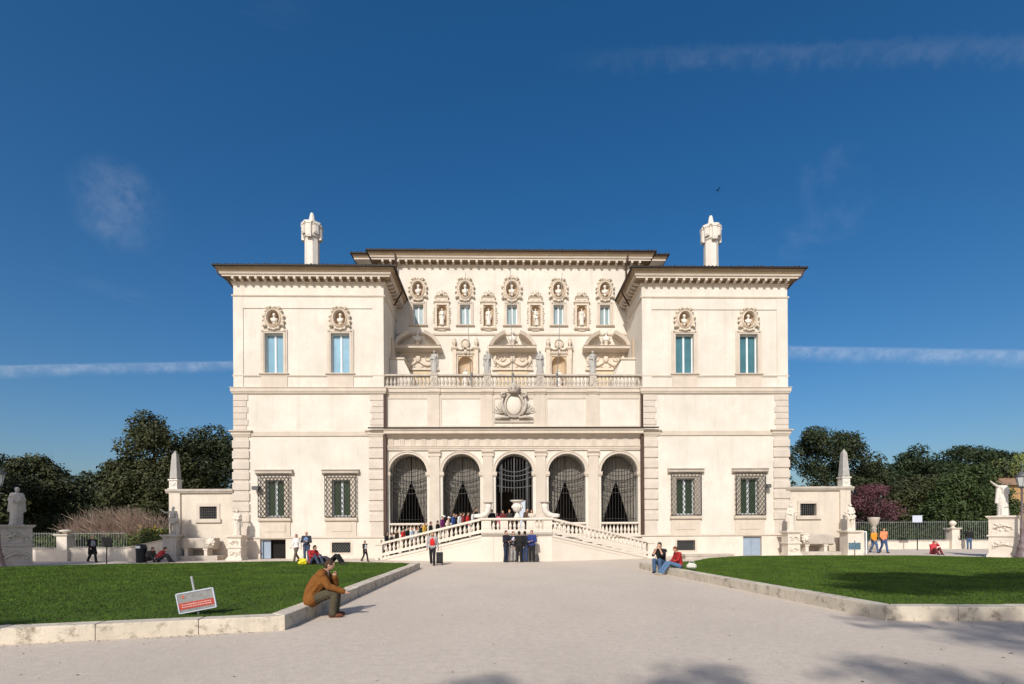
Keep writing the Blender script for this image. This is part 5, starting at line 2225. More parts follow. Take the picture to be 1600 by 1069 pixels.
# people on the stairs: height of the steps under a given x
def stair_at(px, dy, label, top, bot, hair, rz=60, pose=None, h=1.68, **kw):
    """px = photo column; dy = metres behind the balustrade"""
    d = ray(px, 829)
    x = 0
    for _ in range(6):
        y = 28.95 + (fline(x)[0] if abs(x) > LX else 0) + dy
        x = CAMX + d.x / d.y * y
    z = ZL - .02 if abs(x) < LX + .05 else ZL - ZL * int((abs(x) - LX) / ((EX - LX) / 10)) / 10 - .02
    person((x, y, max(z, 0)), R_(rz), label, top, bot, hair, pose, h, .022, group=None, **kw)


stair_at(596, .8, 'child with dark hair and a red top at the foot of the left stairs', (.42, .02, .04), NAVY, BLACK_H, 70, STAND, 1.2)
stair_at(604, 1.4, 'dark-haired woman in black starting up the left stairs', BLACK, BLACK, BLACK_H, 75, WALK, 1.55, long_hair=True)
stair_at(630, .9, 'dark-haired woman in a bright red top low on the left stairs', (.55, .03, .025), (.05, .06, .02), BLACK_H, 80, STAND, 1.5)
stair_at(644, 1.2, 'woman in a pale blue blouse low on the left stairs', (.5, .6, .7), (.03, .03, .04), FAIR_H, 75, STAND, 1.56)
stair_at(652, .7, 'auburn-haired person in a white shirt low on the left stairs', (.6, .58, .55), (.03, .03, .03), (.2, .07, .02), 80, STAND, 1.4)
stair_at(664, 1.0, 'person in a mustard yellow jacket halfway up the left stairs', (.62, .36, .06), BLACK, BLACK_H, 75, STAND, 1.6)
stair_at(684, .7, 'dark-haired person in black halfway up the left stairs', BLACK, BLACK, BLACK_H, 80, STAND, 1.5)
stair_at(692, 1.1, 'person in a purple top and white cap on the left stairs', (.16, .02, .12), NAVY, BROWN_H, 75, STAND, 1.66, cap=(.75, .74, .7))
stair_at(700.5, .7, 'person in a cream top and white cap on the left stairs', (.62, .5, .4), (.3, .2, .12), BROWN_H, 80, STAND, 1.56, cap=(.75, .74, .7))
stair_at(708.5, .8, 'person in a blue jacket high on the left stairs', (.03, .07, .22), BLACK, BROWN_H, 85, STAND, 1.64)
stair_at(719, 1.1, 'dark-haired woman in a white jacket high on the left stairs', (.66, .65, .64), BLACK, BROWN_H, 70, STAND, 1.66, long_hair=True)
stair_at(724, .6, 'person in a maroon jumper high on the left stairs', (.2, .02, .025), BLACK, BROWN_H, 90, STAND, 1.5)
stair_at(731, .9, 'person in a scarlet jacket high on the left stairs', (.5, .03, .03), NAVY, BROWN_H, 80, STAND, 1.52)
stair_at(739, .7, 'dark-haired woman in a white top near the head of the left stairs', (.66, .64, .62), BLACK, BLACK_H, 85, STAND, 1.45, long_hair=True)
LEAN = dict(che=(0, -.16, 1.26), nek=(0, -.28, 1.38), hea=(0, -.36, 1.52), shoA=(.19, -.22, 1.34), shoB=(-.19, -.22, 1.34), elbA=(.24, -.3, 1.08), elbB=(-.24, -.3, 1.08), wriA=(.2, -.5, 1.0), wriB=(-.2, -.5, 1.0))
stair_at(751, .75, 'black-haired woman in a white shirt leaning forward beside the left stone horn', (.72, .71, .69), BLACK, BLACK_H, 75, LEAN, 1.62, long_hair=True)
stair_at(768.5, .6, 'person in a black jacket on the landing behind the left stone horn', BLACK, BLACK, BLACK_H, 20, STAND, 1.5)
stair_at(776.5, .9, 'child in a pink hat and jacket on the landing', (.7, .14, .26), BLACK, BROWN_H, 10, STAND, 1.28, cap=(.75, .25, .35))
stair_at(786, 2.0, 'person in a dark maroon jumper on the landing left of the urn', (.12, .02, .02), BLACK, BLACK_H, -20, STAND, 1.5)
stair_at(796, 2.4, 'fair-haired person in dark clothes on the landing just left of the urn', (.04, .035, .03), BLACK, FAIR_H, 30, STAND, 1.56)
stair_at(824, 2.2, 'person in a brown coat on the landing right of the urn', (.10, .06, .035), BLACK, BROWN_H, 20, STAND, 1.62)
stair_at(831, 1.4, 'woman in a cream blouse on the landing right of the urn', (.6, .52, .42), BLACK, (.12, .05, .02), -10, STAND, 1.5, long_hair=True)

for i, (px, dy, hh, lab_, tp) in enumerate(((612, .6, 1.5, 'person in a charcoal coat near the foot of the left stairs', (.03, .03, .035)), (620, 1.5, 1.6, 'person in a dark brown jacket near the foot of the left stairs', (.06, .035, .02)),
        (637, 1.7, 1.6, 'person in black behind the one in bright red on the left stairs', BLACK), (658, 1.6, 1.6, 'person in a dark green jacket low on the left stairs', (.02, .04, .025)),
        (673, 1.5, 1.6, 'person in a black coat behind the suitcase woman halfway up the left stairs', BLACK), (712, 1.6, 1.62, 'person in a dark grey jacket high on the left stairs', (.04, .04, .045)), (744, 1.5, 1.66, 'person in a black coat at the head of the left stairs', BLACK))):
    stair_at(px, dy, lab_, tp, BLACK, BLACK_H if i % 2 else BROWN_H, 80, STAND, hh, coat=True)

# ================================================================== small furniture
# tilted sign on the left lawn
sg = empty('lawn_sign', G(311, 961, .2), 0, 'tilted weathered sign with a red band on a pole in the left lawn', 'sign')
sg.rotation_euler = (0, R_(-10), R_(8))
MB().tube([(0, 0, -.1), (0, 0, .74)], .022, 8).build('pole', 'railing', sg)
m = MB()
m.box(-.30, .33, -.045, -.028, .10, .45)
m.build('panel', mat('sign_face', (.25, .245, .24), .6, .4, 14, spots=1.0, spot_col=(.03, .035, .05), spot_scale=7, patch=1.0), sg)
m = MB()
m.box(-.29, .325, -.0495, -.045, .155, .275)
m.build('red_band', mat('sign_red', (.40, .05, .035), .6, .25, 16, spots=.25, spot_col=(.6, .3, .25), spot_scale=20), sg)
m = MB()
for (x0, x1, z0, z1) in ((-.31, -.29, .09, .46), (.33, .35, .09, .46), (-.29, .33, .45, .47), (-.29, .33, .085, .10)):
    m.box(x0, x1, -.055, -.02, z0, z1)
m.build('frame', 'board_grey', sg)
m = MB()
rr = random.Random(4)
for row, z in ((0, .225), (1, .185)):
    x = -.24
    while x < .26:
        wd = rr.uniform(.012, .03)
        m.box(x, x + wd, -.052, -.0495, z, z + .022)
        x += wd + .009
m.build('lettering', mat('sign_letter', (.62, .36, .32), .6, .2, 20), sg)
m = MB()
m.box(-.21, -.17, -.048, -.045, .36, .41)
m.build('emblem', mat('sign_mark', (.5, .1, .04), .6, .2, 20), sg)

b = empty('litter_bin', G(221, 879), 0, 'dark green litter bin with a white label by the left sloping wall', 'bin')
MB().lathe([(.26, 0), (.27, .04), (.28, .78), (.30, .8), (.30, .86), (.28, .88), (.27, .98), (.2, 1.06), (.0, 1.08)], seg=14).build('drum', mat('bin', (.015, .02, .024), .5, .2, 5), b)
MB().box(-.13, .13, -.315, -.27, .84, .97).build('label', 'window_white', b)
b = empty('sign_post', G(165, 881), 0, 'black signboard on a leaning post before the left fence', 'sign')
b.rotation_euler = (0, R_(3), 0)
MB().tube([(.05, 0, 0), (.0, 0, 1.5)], .03, 6).build('post', 'iron', b)
MB().box(-.30, .30, -.03, .03, .95, 1.5).build('board', 'iron', b)
b = empty('information_sign', (27.6 + 4.4, 39.8, 0), 0, 'small white signboard on a tall dark pole before the right fence', 'sign')
MB().tube([(0, 0, 0), (0, 0, 2.7)], .04, 6).build('pole', mat('pole_green', (.015, .03, .022), .5), b)
MB().box(-.42, .36, -.06, -.03, 2.2, 2.75).build('board', 'board_grey', b)
b = empty('lawn_notice', (19.65, 29.4, 0), 0, 'small blue-grey notice on a thin stake at the far edge of the right lawn', 'sign')
MB().tube([(.05, 0, 0), (.05, 0, 1.05)], .025, 6).build('stake', 'iron_grey', b)
MB().box(-.33, .37, -.04, -.02, .52, .92).build('board', mat('notice_blue', (.12, .2, .25), .4, .6, 9), b)
b = empty('yellow_panel', (23.9, 35.3, 0), 0, 'yellow-green panel fixed in a white gate frame beside the right side wall', 'panel')
m = MB()
m.box(-.42, -.36, 0, .06, 0, 1.55)
m.box(.72, .8, 0, .06, 0, 1.55)
m.box(-.36, .72, 0, .06, 1.48, 1.55)
m.build('frame', 'window_white', b)
MB().box(-.32, .14, .0, .04, .75, 1.46).build('board', mat('yellow_board', (.28, .24, .02), .5, .3, 6), b)
MB().box(.2, .62, .0, .3, .0, 1.46).build('post', 'travertine', b)
for px, py, Y, lab_ in ((1574, 880, 28.6, 'right'), (20, 890, 25.5, 'left')):
    g = onY(1597 if lab_ == 'right' else -3, 829, Y)
    b = empty('street_lamp', (g.x, Y, 0), 0, 'cast iron street lamp cut by the %s edge of the picture' % lab_, 'street lamp', 'cast iron street lamps')
    MB().lathe([(.34, 0), (.34, .12), (.26, .2), (.22, .55), (.25, .6), (.2, .66), (.13, .9), (.16, 1.0), (.11, 1.06), (.085, 1.6), (.11, 1.65), (.07, 1.72), (.05, 3.9), (.08, 3.95), (.05, 4.0)], seg=12).build('post', mat('lamp_iron_' + lab_, (.16, .12, .12), .5, .25, 5), b)
    m = MB()
    MB().tube([(-.3, 0, 3.7), (0, 0, 3.72), (.3, 0, 3.7)], .025, 6).build('ladder_bar', 'iron_grey', b)
    m.lathe([(.1, 4.0), (.2, 4.06), (.2, 4.1)], seg=6)
    for k in range(6):
        a_ = 2 * PI * k / 6
        m.tube([(.165 * math.cos(a_), .165 * math.sin(a_), 4.09), (.275 * math.cos(a_), .275 * math.sin(a_), 4.64)], .012, 4)
    m.lathe([(.3, 4.62), (.32, 4.66), (.16, 4.86), (.05, 4.92), (.03, 5.05), (0, 5.1)], seg=6)
    m.build('lantern_frame', 'iron_grey', b)
    MB().lathe([(.16, 4.1), (.27, 4.62)], seg=6, smooth=False).build('lantern_glass', mat('lantern_' + lab_, (.55, .56, .55), .2, .05, 4), b)
# a bird high above the palace
br = empty('bird', onY(1121, 298, 40), R_(30), 'small dark bird flying in the sky right of the palace roof', 'bird')
br.scale = (.55, .55, .55)
blob('body', [((-.16, 0, 0), (.16, 0, .03), .05, .06), ((.24, 0, .05), (.05, .045, .045)), ((-.2, 0, 0), (-.36, 0, -.01), .045, .02), ((.28, 0, .045), (.35, 0, .03), .018, .006)], cloth((.012, .012, .014)), br, .015, 2)
for s in (-1, 1):
    m = MB()
    v = [(.1, s * .04, .03), (-.1, s * .04, .02), (-.06, s * .28, .22), (.1, s * .26, .24), (-.1, s * .55, .30), (-.02, s * .53, .32)]
    v += [(x, y, z - .012) for x, y, z in v]
    m.add(v, [(0, 1, 2, 3), (3, 2, 4, 5), (9, 8, 7, 6), (11, 10, 8, 9), (0, 3, 9, 6), (3, 5, 11, 9), (5, 4, 10, 11), (4, 2, 8, 10), (2, 1, 7, 8), (1, 0, 6, 7)])
    m.build('wing', cloth((.012, .012, .014)), br)

# ================================================================== fences, hedges and trees
def rail_panel(p0, p1, z0, z1, parent, pitch=.14, name='railing', m_='railing', r=.011, spikes=True):
    m = MB()
    a, b = Vector((*p0, 0)), Vector((*p1, 0))
    L = (b - a).length
    n = int(L / pitch)
    for i in range(n + 1):
        p = a.lerp(b, i / n)
        m.tube([(p.x, p.y, z0), (p.x, p.y, z1 + (.10 if spikes else 0))], r, 4, False, False)
    for z in (z0 + .06, z1):
        m.tube([(a.x, a.y, z), (b.x, b.y, z)], r * 1.5, 4, False)
    o = m.build(name, m_, parent)
    o['kind'] = 'stuff'
    return o


def low_wall(p0, p1, h, parent, m_='travertine', t=.4, h1=None):
    m = MB()
    a, b = Vector((*p0, 0)), Vector((*p1, 0))
    d = (b - a).normalized()
    n = Vector((-d.y, d.x, 0)) * t / 2
    h1 = h if h1 is None else h1
    v = [a - n, b - n, b + n, a + n]
    vv = [(p.x, p.y, -.01) for p in v] + [(v[0].x, v[0].y, h), (v[1].x, v[1].y, h1), (v[2].x, v[2].y, h1), (v[3].x, v[3].y, h)]
    m.add(vv, [(0, 3, 2, 1), (4, 5, 6, 7), (0, 1, 5, 4), (1, 2, 6, 5), (2, 3, 7, 6), (3, 0, 4, 7)])
    o = m.build('low_wall', m_, parent)
    n2 = n * 1.2
    v = [a - n2, b - n2, b + n2, a + n2]
    q = MB()
    vv = [(v[0].x, v[0].y, h), (v[1].x, v[1].y, h1), (v[2].x, v[2].y, h1), (v[3].x, v[3].y, h)]
    vv += [(x, y, z + .07) for x, y, z in vv]
    q.add(vv, [(0, 3, 2, 1), (4, 5, 6, 7), (0, 1, 5, 4), (1, 2, 6, 5), (2, 3, 7, 6), (3, 0, 4, 7)])
    q.build('coping', 'weathered', parent)
    return o


def gate_post(x, y, parent, ball=True, h=1.62):
    m = MB()
    m.box(x - .42, x + .42, y - .42, y + .42, -.01, .72)
    m.box(x - .32, x + .32, y - .32, y + .32, .72, h)
    m.prof([(y - .32, h), (y - .42, h + .06), (y - .44, h + .14), (y + .44, h + .14), (y + .42, h + .06), (y + .32, h)], x - .44, x + .44)
    if ball:
        m.lathe([(.28, 0), (.1, .1), (.12, .14), (.22, .24), (.27, .36), (.24, .48), (.12, .58), (0, .61)], x, y, 14, h + .14)
    else:
        m.lathe([(.12, 0), (.14, .1), (.34, .16), (.36, .22), (.2, .27), (0, .28)], x, y, 14, h + .14)
    m.build('post', 'travertine', parent)


FL = empty('railing_fence', (0, 0, 0), 0, 'low plaster wall with iron railings left of the palace', 'fence')
low_wall((-40, 33.2), (-28.55, 32.7), .76, FL)
low_wall((-27.75, 32.65), (-24.3, 32.5), .76, FL)
low_wall((-24.3, 32.5), (-21.9, 32.45), .76, FL, 'wing_wall', .4, 1.25)
gate_post(-28.15, 32.65, FL, False, 1.55)
rail_panel((-40, 33.2), (-28.6, 32.7), .82, 1.72, FL, .16)
rail_panel((-27.7, 32.65), (-24.3, 32.5), .82, 1.72, FL, .16)
rail_panel((-24.3, 34.5), (-21.2, 34.5), .3, 2.5, FL, .17, 'railing', 'iron')
FR = empty('railing_fence', (0, 0, 0), 0, 'low stone wall with spiked iron railings right of the palace', 'fence')
low_wall((23.4, 42.3), (36.55, 42.2), .66, FR)
low_wall((37.45, 42.2), (52, 42.1), .66, FR)
gate_post(37.0, 42.2, FR)
rail_panel((23.4, 42.3), (36.5, 42.2), .72, 2.25, FR, .17)
rail_panel((37.5, 42.2), (52, 42.1), .72, 2.25, FR, .17)
q = MB()
q.lathe([(.3, 0), (.3, .5), (.2, .55), (.18, 1.7), (.24, 1.75), (.12, 1.85), (.2, 1.95), (.34, 2.2), (.42, 2.5), (.44, 2.62), (.3, 2.64)], seg=14)
tag(q.build('stone_vase', 'weathered', None, (29.1, 40.6, 0)), 'stone vase on a column behind the two men in orange', 'vase')


def leaves(centres, radii, n, size, seed, flat=1.0, shell=.45, droop=0.0):
    """leaf quads spread through overlapping ellipsoid clumps; returns (n,4,3)"""
    g = np.random.default_rng(seed)
    C = np.array(centres, float)
    Rr = np.array(radii, float)
    wgt = (Rr.prod(1)) ** .67
    idx = g.choice(len(C), n, p=wgt / wgt.sum())
    d = g.normal(0, 1, (n, 3))
    d /= np.linalg.norm(d, axis=1)[:, None]
    r = g.uniform(shell, 1.05, n) ** .8
    pos = C[idx] + d * Rr[idx] * r[:, None]
    pos += g.normal(0, .08, (n, 3)) * size * 4
    nr = d + g.normal(0, .7, (n, 3)) + np.array([0, 0, .35])
    nr /= np.linalg.norm(nr, axis=1)[:, None]
    t = np.cross(nr, g.normal(0, 1, (n, 3)))
    t /= np.linalg.norm(t, axis=1)[:, None]
    b = np.cross(nr, t)
    s = size * g.uniform(.6, 1.35, n)[:, None]
    L, W = t * s, b * s * .5 * flat
    V = np.stack([pos - L, pos - W, pos + L, pos + W], 1)
    return V


def tree(name, loc, label, lobes, n, size, leaf, trunk_h, trunk_r, seed, sub=9, group=None, limbs=5, flat=1.0, shell=.4, core=True):
    """lobes: (x,y,z,rx,ry,rz) relative to loc; each is broken into smaller clumps"""
    rr = random.Random(seed)
    e = empty(name, loc, 0, label, 'tree', group)
    C, Rd = [], []
    for (x, y, z, rx, ry, rz) in lobes:
        for k in range(sub):
            th, ph = rr.uniform(0, 2 * PI), math.asin(rr.uniform(-.75, 1))
            q = rr.uniform(.55, .95)
            C.append((x + rx * q * math.cos(th) * math.cos(ph), y + ry * q * math.sin(th) * math.cos(ph), z + rz * q * math.sin(ph)))
            s_ = rr.uniform(.26, .48)
            Rd.append((rx * s_ + .2, ry * s_ + .2, rz * s_ * .85 + .15))
        if core:
            C.append((x, y, z))
            Rd.append((rx * .8, ry * .8, rz * .8))
    V = leaves(C, Rd, n, size, seed, flat, shell)
    link('crown', tri_mesh('crown', V, leaf), e)
    m = MB()
    zt = trunk_h
    pts = [(0, 0, -.1), (rr.uniform(-.1, .1), 0, zt * .4), (rr.uniform(-.25, .25), rr.uniform(-.2, .2), zt)]
    m.tube(pts, [trunk_r * 1.3, trunk_r, trunk_r * .75], 9)
    top = pts[-1]
    for k in range(limbs):
        l = lobes[k % len(lobes)]
        end = (l[0] + rr.uniform(-.5, .5) * l[3], l[1] + rr.uniform(-.5, .5) * l[4], l[2] + rr.uniform(-.2, .5) * l[5])
        mid = ((top[0] + end[0]) / 2 + rr.uniform(-.3, .3), (top[1] + end[1]) / 2, (top[2] + end[2]) / 2 - .15)
        m.tube([top, mid, end], [trunk_r * .6, trunk_r * .36, trunk_r * .1], 6)
    m.build('trunk', 'bark', e)
    return e


def at(px, Y):
    g = onY(px, 829, Y)
    return (g.x, Y, 0)


def z_at(py, px, Y):
    return onY(px, py, Y).z


# ---- left trees
tree('ilex_tree', at(50, 46), 'round dark evergreen tree at the far left behind the fence', [(-.6, 0, 5.6, 3.4, 3, 2.8), (1.4, .5, 4.6, 2.2, 2.4, 2.2), (-3.2, .5, 4.6, 2.6, 2.4, 2.3), (-.2, 0, 7.4, 1.9, 1.9, 1.5), (0, 0, 3.0, 3.2, 2.4, 1.6)], 24000, .135, 'leaf_ilex', 3.4, .3, 1, 11, 'evergreen trees left of the palace')
tree('ilex_tree', at(238, 47), 'tallest dark evergreen tree left of the palace', [(0, 0, 8.6, 2.7, 2.6, 3.0), (-.9, 0, 6.2, 3.1, 2.8, 2.6), (1.2, .3, 6.5, 2.8, 2.6, 2.9), (-.3, 0, 10.8, 1.7, 1.6, 1.5), (.2, 0, 3.8, 3.3, 2.6, 2.0), (-2.6, .3, 7.7, 1.1, 1.1, 1.0)], 34000, .135, 'leaf_ilex', 4.5, .38, 2, 12, 'evergreen trees left of the palace')
tree('ilex_tree', at(318, 50), 'dark evergreen tree directly left of the palace wing', [(0, 0, 7.6, 3.3, 2.8, 3.6), (1.8, .4, 6.4, 2.4, 2.4, 4.2), (-2.0, .2, 6.2, 2.4, 2.4, 3.6), (.2, 0, 10.2, 2.3, 2.2, 1.5), (0, 0, 3.3, 3.8, 2.6, 2.2)], 32000, .14, 'leaf_dark', 4.5, .36, 3, 12, 'evergreen trees left of the palace')
tree('ilex_tree', at(142, 56), 'lower dark tree in the gap between the left evergreens', [(0, 0, 5.6, 4.4, 3, 3.0), (-3.4, 0, 5.0, 3.0, 2.6, 2.8), (2.8, 0, 6.2, 3.0, 2.6, 3.0), (0, 0, 2.6, 5, 2.5, 2.0)], 26000, .165, 'leaf_dark', 3, .3, 4, 10, 'evergreen trees left of the palace')
tree('ilex_tree', (-41.5, 40, 0), 'dark evergreen tree cut by the left edge of the picture', [(0, 0, 5.4, 3.0, 2.6, 2.6), (1.2, 0, 3.4, 3, 2.4, 2)], 9000, .18, 'leaf_ilex', 3, .3, 5, 10, 'evergreen trees left of the palace')
# ---- right trees
tree('ilex_tree', at(1308, 52), 'large dark evergreen tree directly right of the palace wing', [(-.8, 0, 9.2, 3.2, 3, 2.9), (1.8, .2, 8.0, 2.9, 2.7, 2.7), (-3.6, .3, 7.4, 2.4, 2.4, 3.4), (3.6, .2, 6.0, 2.2, 2.2, 2.2), (0, 0, 5.4, 4.6, 3, 2.6), (-2.6, 0, 10.4, 1.8, 1.8, 1.4), (0, 0, 2.6, 5, 2.6, 2)], 32000, .14, 'leaf_dark', 5, .42, 6, 11, 'dark trees right of the palace', core=False)
tree('umbrella_pine', at(1437, 78), 'domed umbrella pine, the left one of the pair on the right', [(0, 0, 11.6, 3.9, 3.4, 2.9), (-2.2, 0, 9.6, 2.6, 2.6, 2.2), (2.2, 0, 10.2, 2.6, 2.6, 2.2), (0, 0, 7.0, 3.8, 3, 2.4)], 15000, .2, 'leaf_pine', 7.5, .45, 7, 14, 'umbrella pines')
tree('umbrella_pine', at(1522, 82), 'broad umbrella pine, the right one of the pair on the right', [(0, 0, 13.0, 5.4, 4, 2.5), (-3.4, 0, 11.2, 3.2, 3, 2.0), (3.8, 0, 12.0, 3.4, 3, 2.0), (0, 0, 8.6, 5, 3.4, 2.4)], 17000, .2, 'leaf_pine', 8.5, .5, 8, 14, 'umbrella pines')
tree('magnolia_tree', at(1515, 52), 'dense rounded green tree behind the right fence', [(0, 0, 5.2, 3.5, 3, 3.2), (-2.4, 0, 3.8, 2.2, 2.2, 2.5), (2.4, 0, 4.0, 2.2, 2.2, 2.6), (.3, 0, 7.0, 1.9, 1.9, 1.5), (0, 0, 2.2, 3.9, 2.4, 1.8)], 27000, .145, 'leaf_mid', 2.6, .3, 9, 12)
tree('evergreen_tree', at(1425, 56), 'dull green bushy tree between the pink tree and the dense green one', [(0, 0, 4.8, 3.2, 2.6, 2.9), (-2.0, 0, 3.4, 2.4, 2.2, 2.4), (1.6, 0, 5.6, 2.0, 2, 2.0), (0, 0, 2, 4, 2.4, 1.8)], 21000, .15, 'leaf_ilex', 2.6, .28, 10, 11)
tree('redbud_tree', at(1362, 46), 'pink blossoming tree beside the right obelisk wall', [(0, 0, 3.9, 1.9, 1.7, 1.5), (.9, 0, 3.2, 1.5, 1.4, 1.3), (-.9, 0, 3.0, 1.4, 1.4, 1.6), (.2, 0, 5.0, 1.2, 1.2, .8)], 7500, .085, 'leaf_redbud', 1.8, .16, 11, 12, None, 9, 1.0, .3, False)
tree('willow_tree', at(1590, 60), 'light yellow-green spring tree at the right edge of the picture', [(0, 0, 8.8, 2.6, 2.2, 2.2), (1.6, 0, 7.6, 2.4, 2, 2.2), (-1.6, 0, 8.4, 1.7, 1.6, 1.4), (0, 0, 6, 3, 2, 2.2)], 7000, .12, 'leaf_light', 4.5, .25, 12, 10, None, 9, .8, .3, False)
tree('evergreen_tree', (58, 62, 0), 'dark tree beyond the right edge behind the ochre house', [(0, 0, 6, 4, 3, 4), (-2, 0, 3, 4, 3, 3)], 9000, .22, 'leaf_dark', 3, .3, 13, 10)
# ochre house glimpsed at the right edge
hs = empty('house', (58.5, 57.5, 0), 0, 'ochre house wall glimpsed behind the lamp at the right edge', 'house')
m = MB()
m.box(-4, 6, 0, 7, 0, 6.6)
m.build('wall', mat('ochre', (.42, .25, .11), .9, .15, 1, streak=.3), hs)
m = MB()
m.add([(-4.4, -.4, 6.6), (6.4, -.4, 6.6), (6.4, 7.4, 6.6), (-4.4, 7.4, 6.6), (1, 3.5, 8.4)], [(0, 1, 4), (1, 2, 4), (2, 3, 4), (3, 0, 4), (3, 2, 1, 0)])
m.build('roof', mat('house_roof', (.28, .17, .11), .9, .2, 3), hs)
m = MB()
m.box(-2.6, -1.5, -.05, .02, 3.4, 5.2)
m.build('window', 'pane_green', hs)


def hedge(name, p0, p1, h, t, n, leaf, label, seed, size=.085, z0=0.0):
    g = np.random.default_rng(seed)
    a, b = np.array(p0, float), np.array(p1, float)
    L = np.linalg.norm(b - a)
    k = max(6, int(L / .8))
    C, Rd = [], []
    for i in range(k):
        u = (i + .5) / k
        c = a + (b - a) * u
        C.append((c[0], c[1] + g.uniform(-.1, .1), z0 + h * g.uniform(.42, .58)))
        Rd.append((L / k * .85, t, h * g.uniform(.42, .58)))
    V = leaves(C, Rd, n, size, seed, 1, .5)
    V[:, :, 2] = np.maximum(V[:, :, 2], .02)
    e = empty(name, (0, 0, 0), 0, label, 'hedge')
    link('foliage', tri_mesh('foliage', V, leaf), e)
    m = MB()
    for i in range(k):
        u = (i + .5) / k
        c = a + (b - a) * u
        m.tube([(c[0], c[1], 0), (c[0] + g.uniform(-.1, .1), c[1], z0 + h * .7)], [.03, .012], 5)
    m.build('stems', 'bark', e)
    return e


hedge('hedge', (-40, 34.2), (-24.6, 33.8), 1.75, .5, 13000, 'leaf_hedge', 'yellow-green hedge behind the left railings', 21)
hedge('hedge', (23.6, 43.2), (53, 43.1), 2.1, .55, 20000, 'leaf_mid', 'clipped green hedge behind the right railings', 22, .1)
hedge('flowering_bush', (-24.2, 33.6), (-22.4, 33.5), 1.2, .5, 2500, 'leaf_hedge', 'low green bush with yellow flowers behind the sloping wall', 23, .07, .9)
fl = leaves([(-23.9, 33.4, 1.9), (-23.2, 33.4, 2.0), (-22.8, 33.3, 1.8)], [(.4, .4, .35)] * 3, 120, .045, 5)
link('blossom', tri_mesh('blossom', fl, 'flower'), bpy.data.objects['flowering_bush'])
# dark undergrowth that closes the view between the trunks
hedge('undergrowth', (-75, 60), (-19, 60), 5.0, 2.0, 16000, 'leaf_dark', 'dark undergrowth beneath the left evergreens', 24, .26)
hedge('undergrowth', (19, 66), (88, 64), 5.5, 2.0, 16000, 'leaf_dark', 'dark undergrowth beneath the right trees', 25, .26)

# leafless shrub: a fan of fine reddish stems
def twig_bush(x0, x1, y, h, n, label, seed):
    g = random.Random(seed)
    e = empty('leafless_shrub', ((x0 + x1) / 2, y, 0), 0, label, 'shrub')
    m = MB()
    hw = (x1 - x0) / 2
    for i in range(n):
        bx = g.uniform(-hw * .92, hw * .92)
        by = g.uniform(-.8, .8)
        ed = 1 - .3 * abs(bx / hw) ** 2
        hh = h * ed * g.uniform(.72, 1.05)
        lx, ly = g.gauss(bx * .12, .4), g.gauss(0, .25)
        p = [(bx, by, 0), (bx + lx * .4, by + ly * .4, hh * .5), (bx + lx, by + ly, hh)]
        m.tube(p, [.018, .012, .005], 3, False, False)
        for k in range(4):
            u = g.uniform(.35, .9)
            q0 = Vector(p[0]).lerp(Vector(p[2]), u)
            q1 = q0 + Vector((g.gauss(0, .28), g.gauss(0, .15), g.uniform(.2, .6)))
            m.tube([q0, q1], [.009, .004], 3, False, False)
    m.build('stems', 'twig', e)
    return e


twig_bush(-29.8, -23.6, 35.2, 3.5, 800, 'leafless reddish-brown shrub behind the left railings', 3)

# park grass beyond the fences
m = MB()
m.add([(-300, 33.6, .004), (-21.5, 33.6, .004), (-21.5, 300, .004), (-300, 300, .004)], [(0, 1, 2, 3)])
m.add([(22.8, 42.7, .004), (300, 42.7, .004), (300, 300, .004), (22.8, 300, .004)], [(0, 1, 2, 3)])
tag(m.build('park_lawn', 'park_ground'), kind='structure')


# trees behind the camera; only their shade falls into the picture
def shade_tree(gx, gy, h, lobes, n, size, label, seed, core=False):
    """tree whose crown, h up, shades the ground point (gx, gy)"""
    k = h / SUNV.z
    x, y = gx + SUNV.x * k, gy + SUNV.y * k
    return tree('shade_tree', (x, y, 0), label, [(a, b, h + c, p, q, r) for a, b, c, p, q, r in lobes], n, size, 'leaf_mid', h * .6, .35, seed, 10, 'trees behind the viewer', 6, 1.0, .3, core)


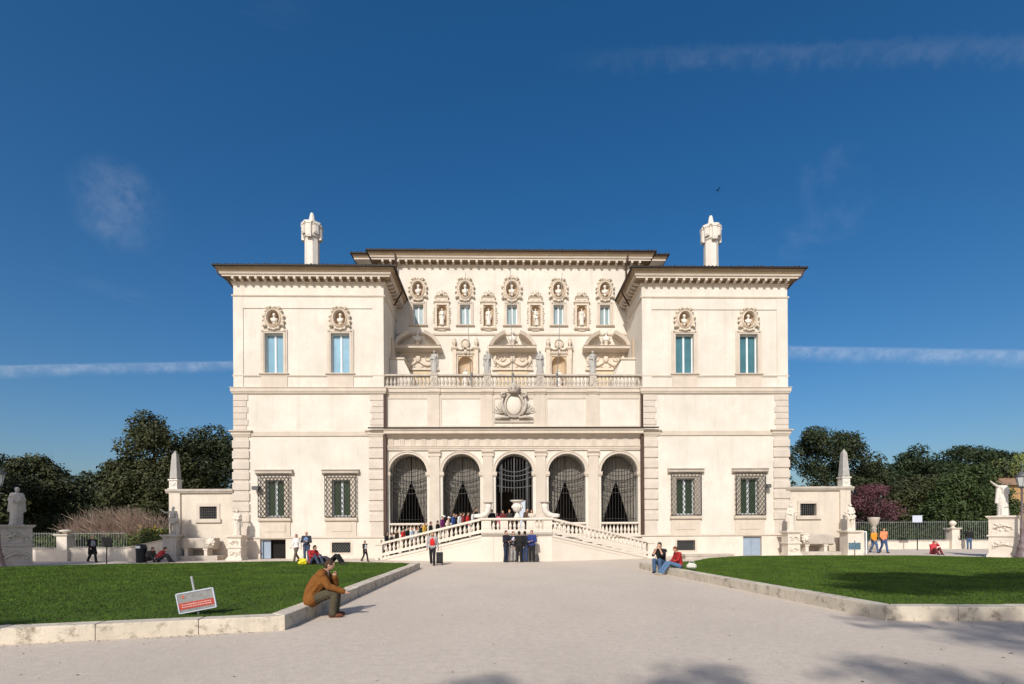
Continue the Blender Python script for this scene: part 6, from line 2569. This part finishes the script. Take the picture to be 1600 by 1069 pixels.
shade_tree(9.5, 8.0, 19, [(0, 0, 0, 2.6, 2.4, 1.8), (-2.2, 1.0, -.5, 1.6, 1.5, 1.0), (2.6, .6, .4, 2.2, 2.0, 1.5)], 2600, .16, 'tree behind the viewer shading the gravel at lower right', 41)
shade_tree(1.2, 4.75, 18, [(0, 0, 0, 1.8, 1.2, 1.0), (2.4, -.2, .3, 1.4, 1.2, .9), (-2.2, -.4, 0, 1.4, 1.1, .9)], 1800, .15, 'tree behind the viewer shading the lower middle of the gravel', 42)
shade_tree(16.8, 14.4, 22, [(0, 0, 0, 5, 3.0, 2.0), (6, 0, .3, 4.5, 3.2, 2.0), (-5.0, .6, -.3, 3.2, 2.2, 1.5), (11, 1, .2, 4.5, 3, 2)], 26000, .24, 'tree behind the viewer shading the right lawn', 43, True)
shade_tree(-10.2, 7.6, 11, [(0, 0, 0, 1.3, 1.2, 1.0), (-2.4, .5, 0, 2.2, 1.8, 1.4)], 2000, .16, 'tree behind the viewer shading the near left kerb', 44)
shade_tree(-25.8, 29.8, 17, [(0, 0, 0, 1.5, 2.0, 2.2), (-3.6, -.6, .4, 2.6, 2, 2.4)], 7000, .2, 'tree behind the viewer shading the left forecourt pedestal', 45)
shade_tree(-21.0, 34.2, 15, [(0, 0, 0, 1.1, 1.6, 1.8), (.5, -1.6, -.8, 1.5, 1.0, 1.0), (-1.6, -.8, 0, 1.2, 1.0, 1.2)], 5200, .17, 'tree behind the viewer shading the left arm-raising statue', 46)

# dry leaves and twigs scattered over the gravel
g_ = np.random.default_rng(77)
n = 420
P = np.stack([g_.uniform(-8, 10, n), 4.5 + 18 * g_.uniform(0, 1, n) ** 1.4], 1)
P2 = np.stack([g_.uniform(-11, -5, 160), np.zeros(160)], 1)
P2[:, 1] = 9.05 + (P2[:, 0] + 5) * .235 - g_.uniform(0, .35, 160) ** 1.5
P = np.vstack([P, P2])
P = P[~in_poly(P, [(x, y) for x, y in L_out]) & ~in_poly(P, RK)]
n = len(P)
th = g_.uniform(0, 2 * PI, n)
a_, b_ = g_.uniform(.008, .028, n), g_.uniform(.004, .012, n)
V = np.empty((n, 4, 3))
for k, (u, v_) in enumerate(((1, 0), (0, 1), (-1, 0), (0, -1))):
    V[:, k, 0] = P[:, 0] + u * a_ * np.cos(th) - v_ * b_ * np.sin(th)
    V[:, k, 1] = P[:, 1] + u * a_ * np.sin(th) + v_ * b_ * np.cos(th)
    V[:, k, 2] = .006 + g_.uniform(0, .012, n) * (k % 2)
tag(link('leaf_litter', tri_mesh('leaf_litter', V, mat('dry_leaf', (.13, .085, .045), .9, .4, 30))), 'dry leaves and twigs scattered on the gravel forecourt', 'leaf litter', None, 'stuff')

resolve_blobs()
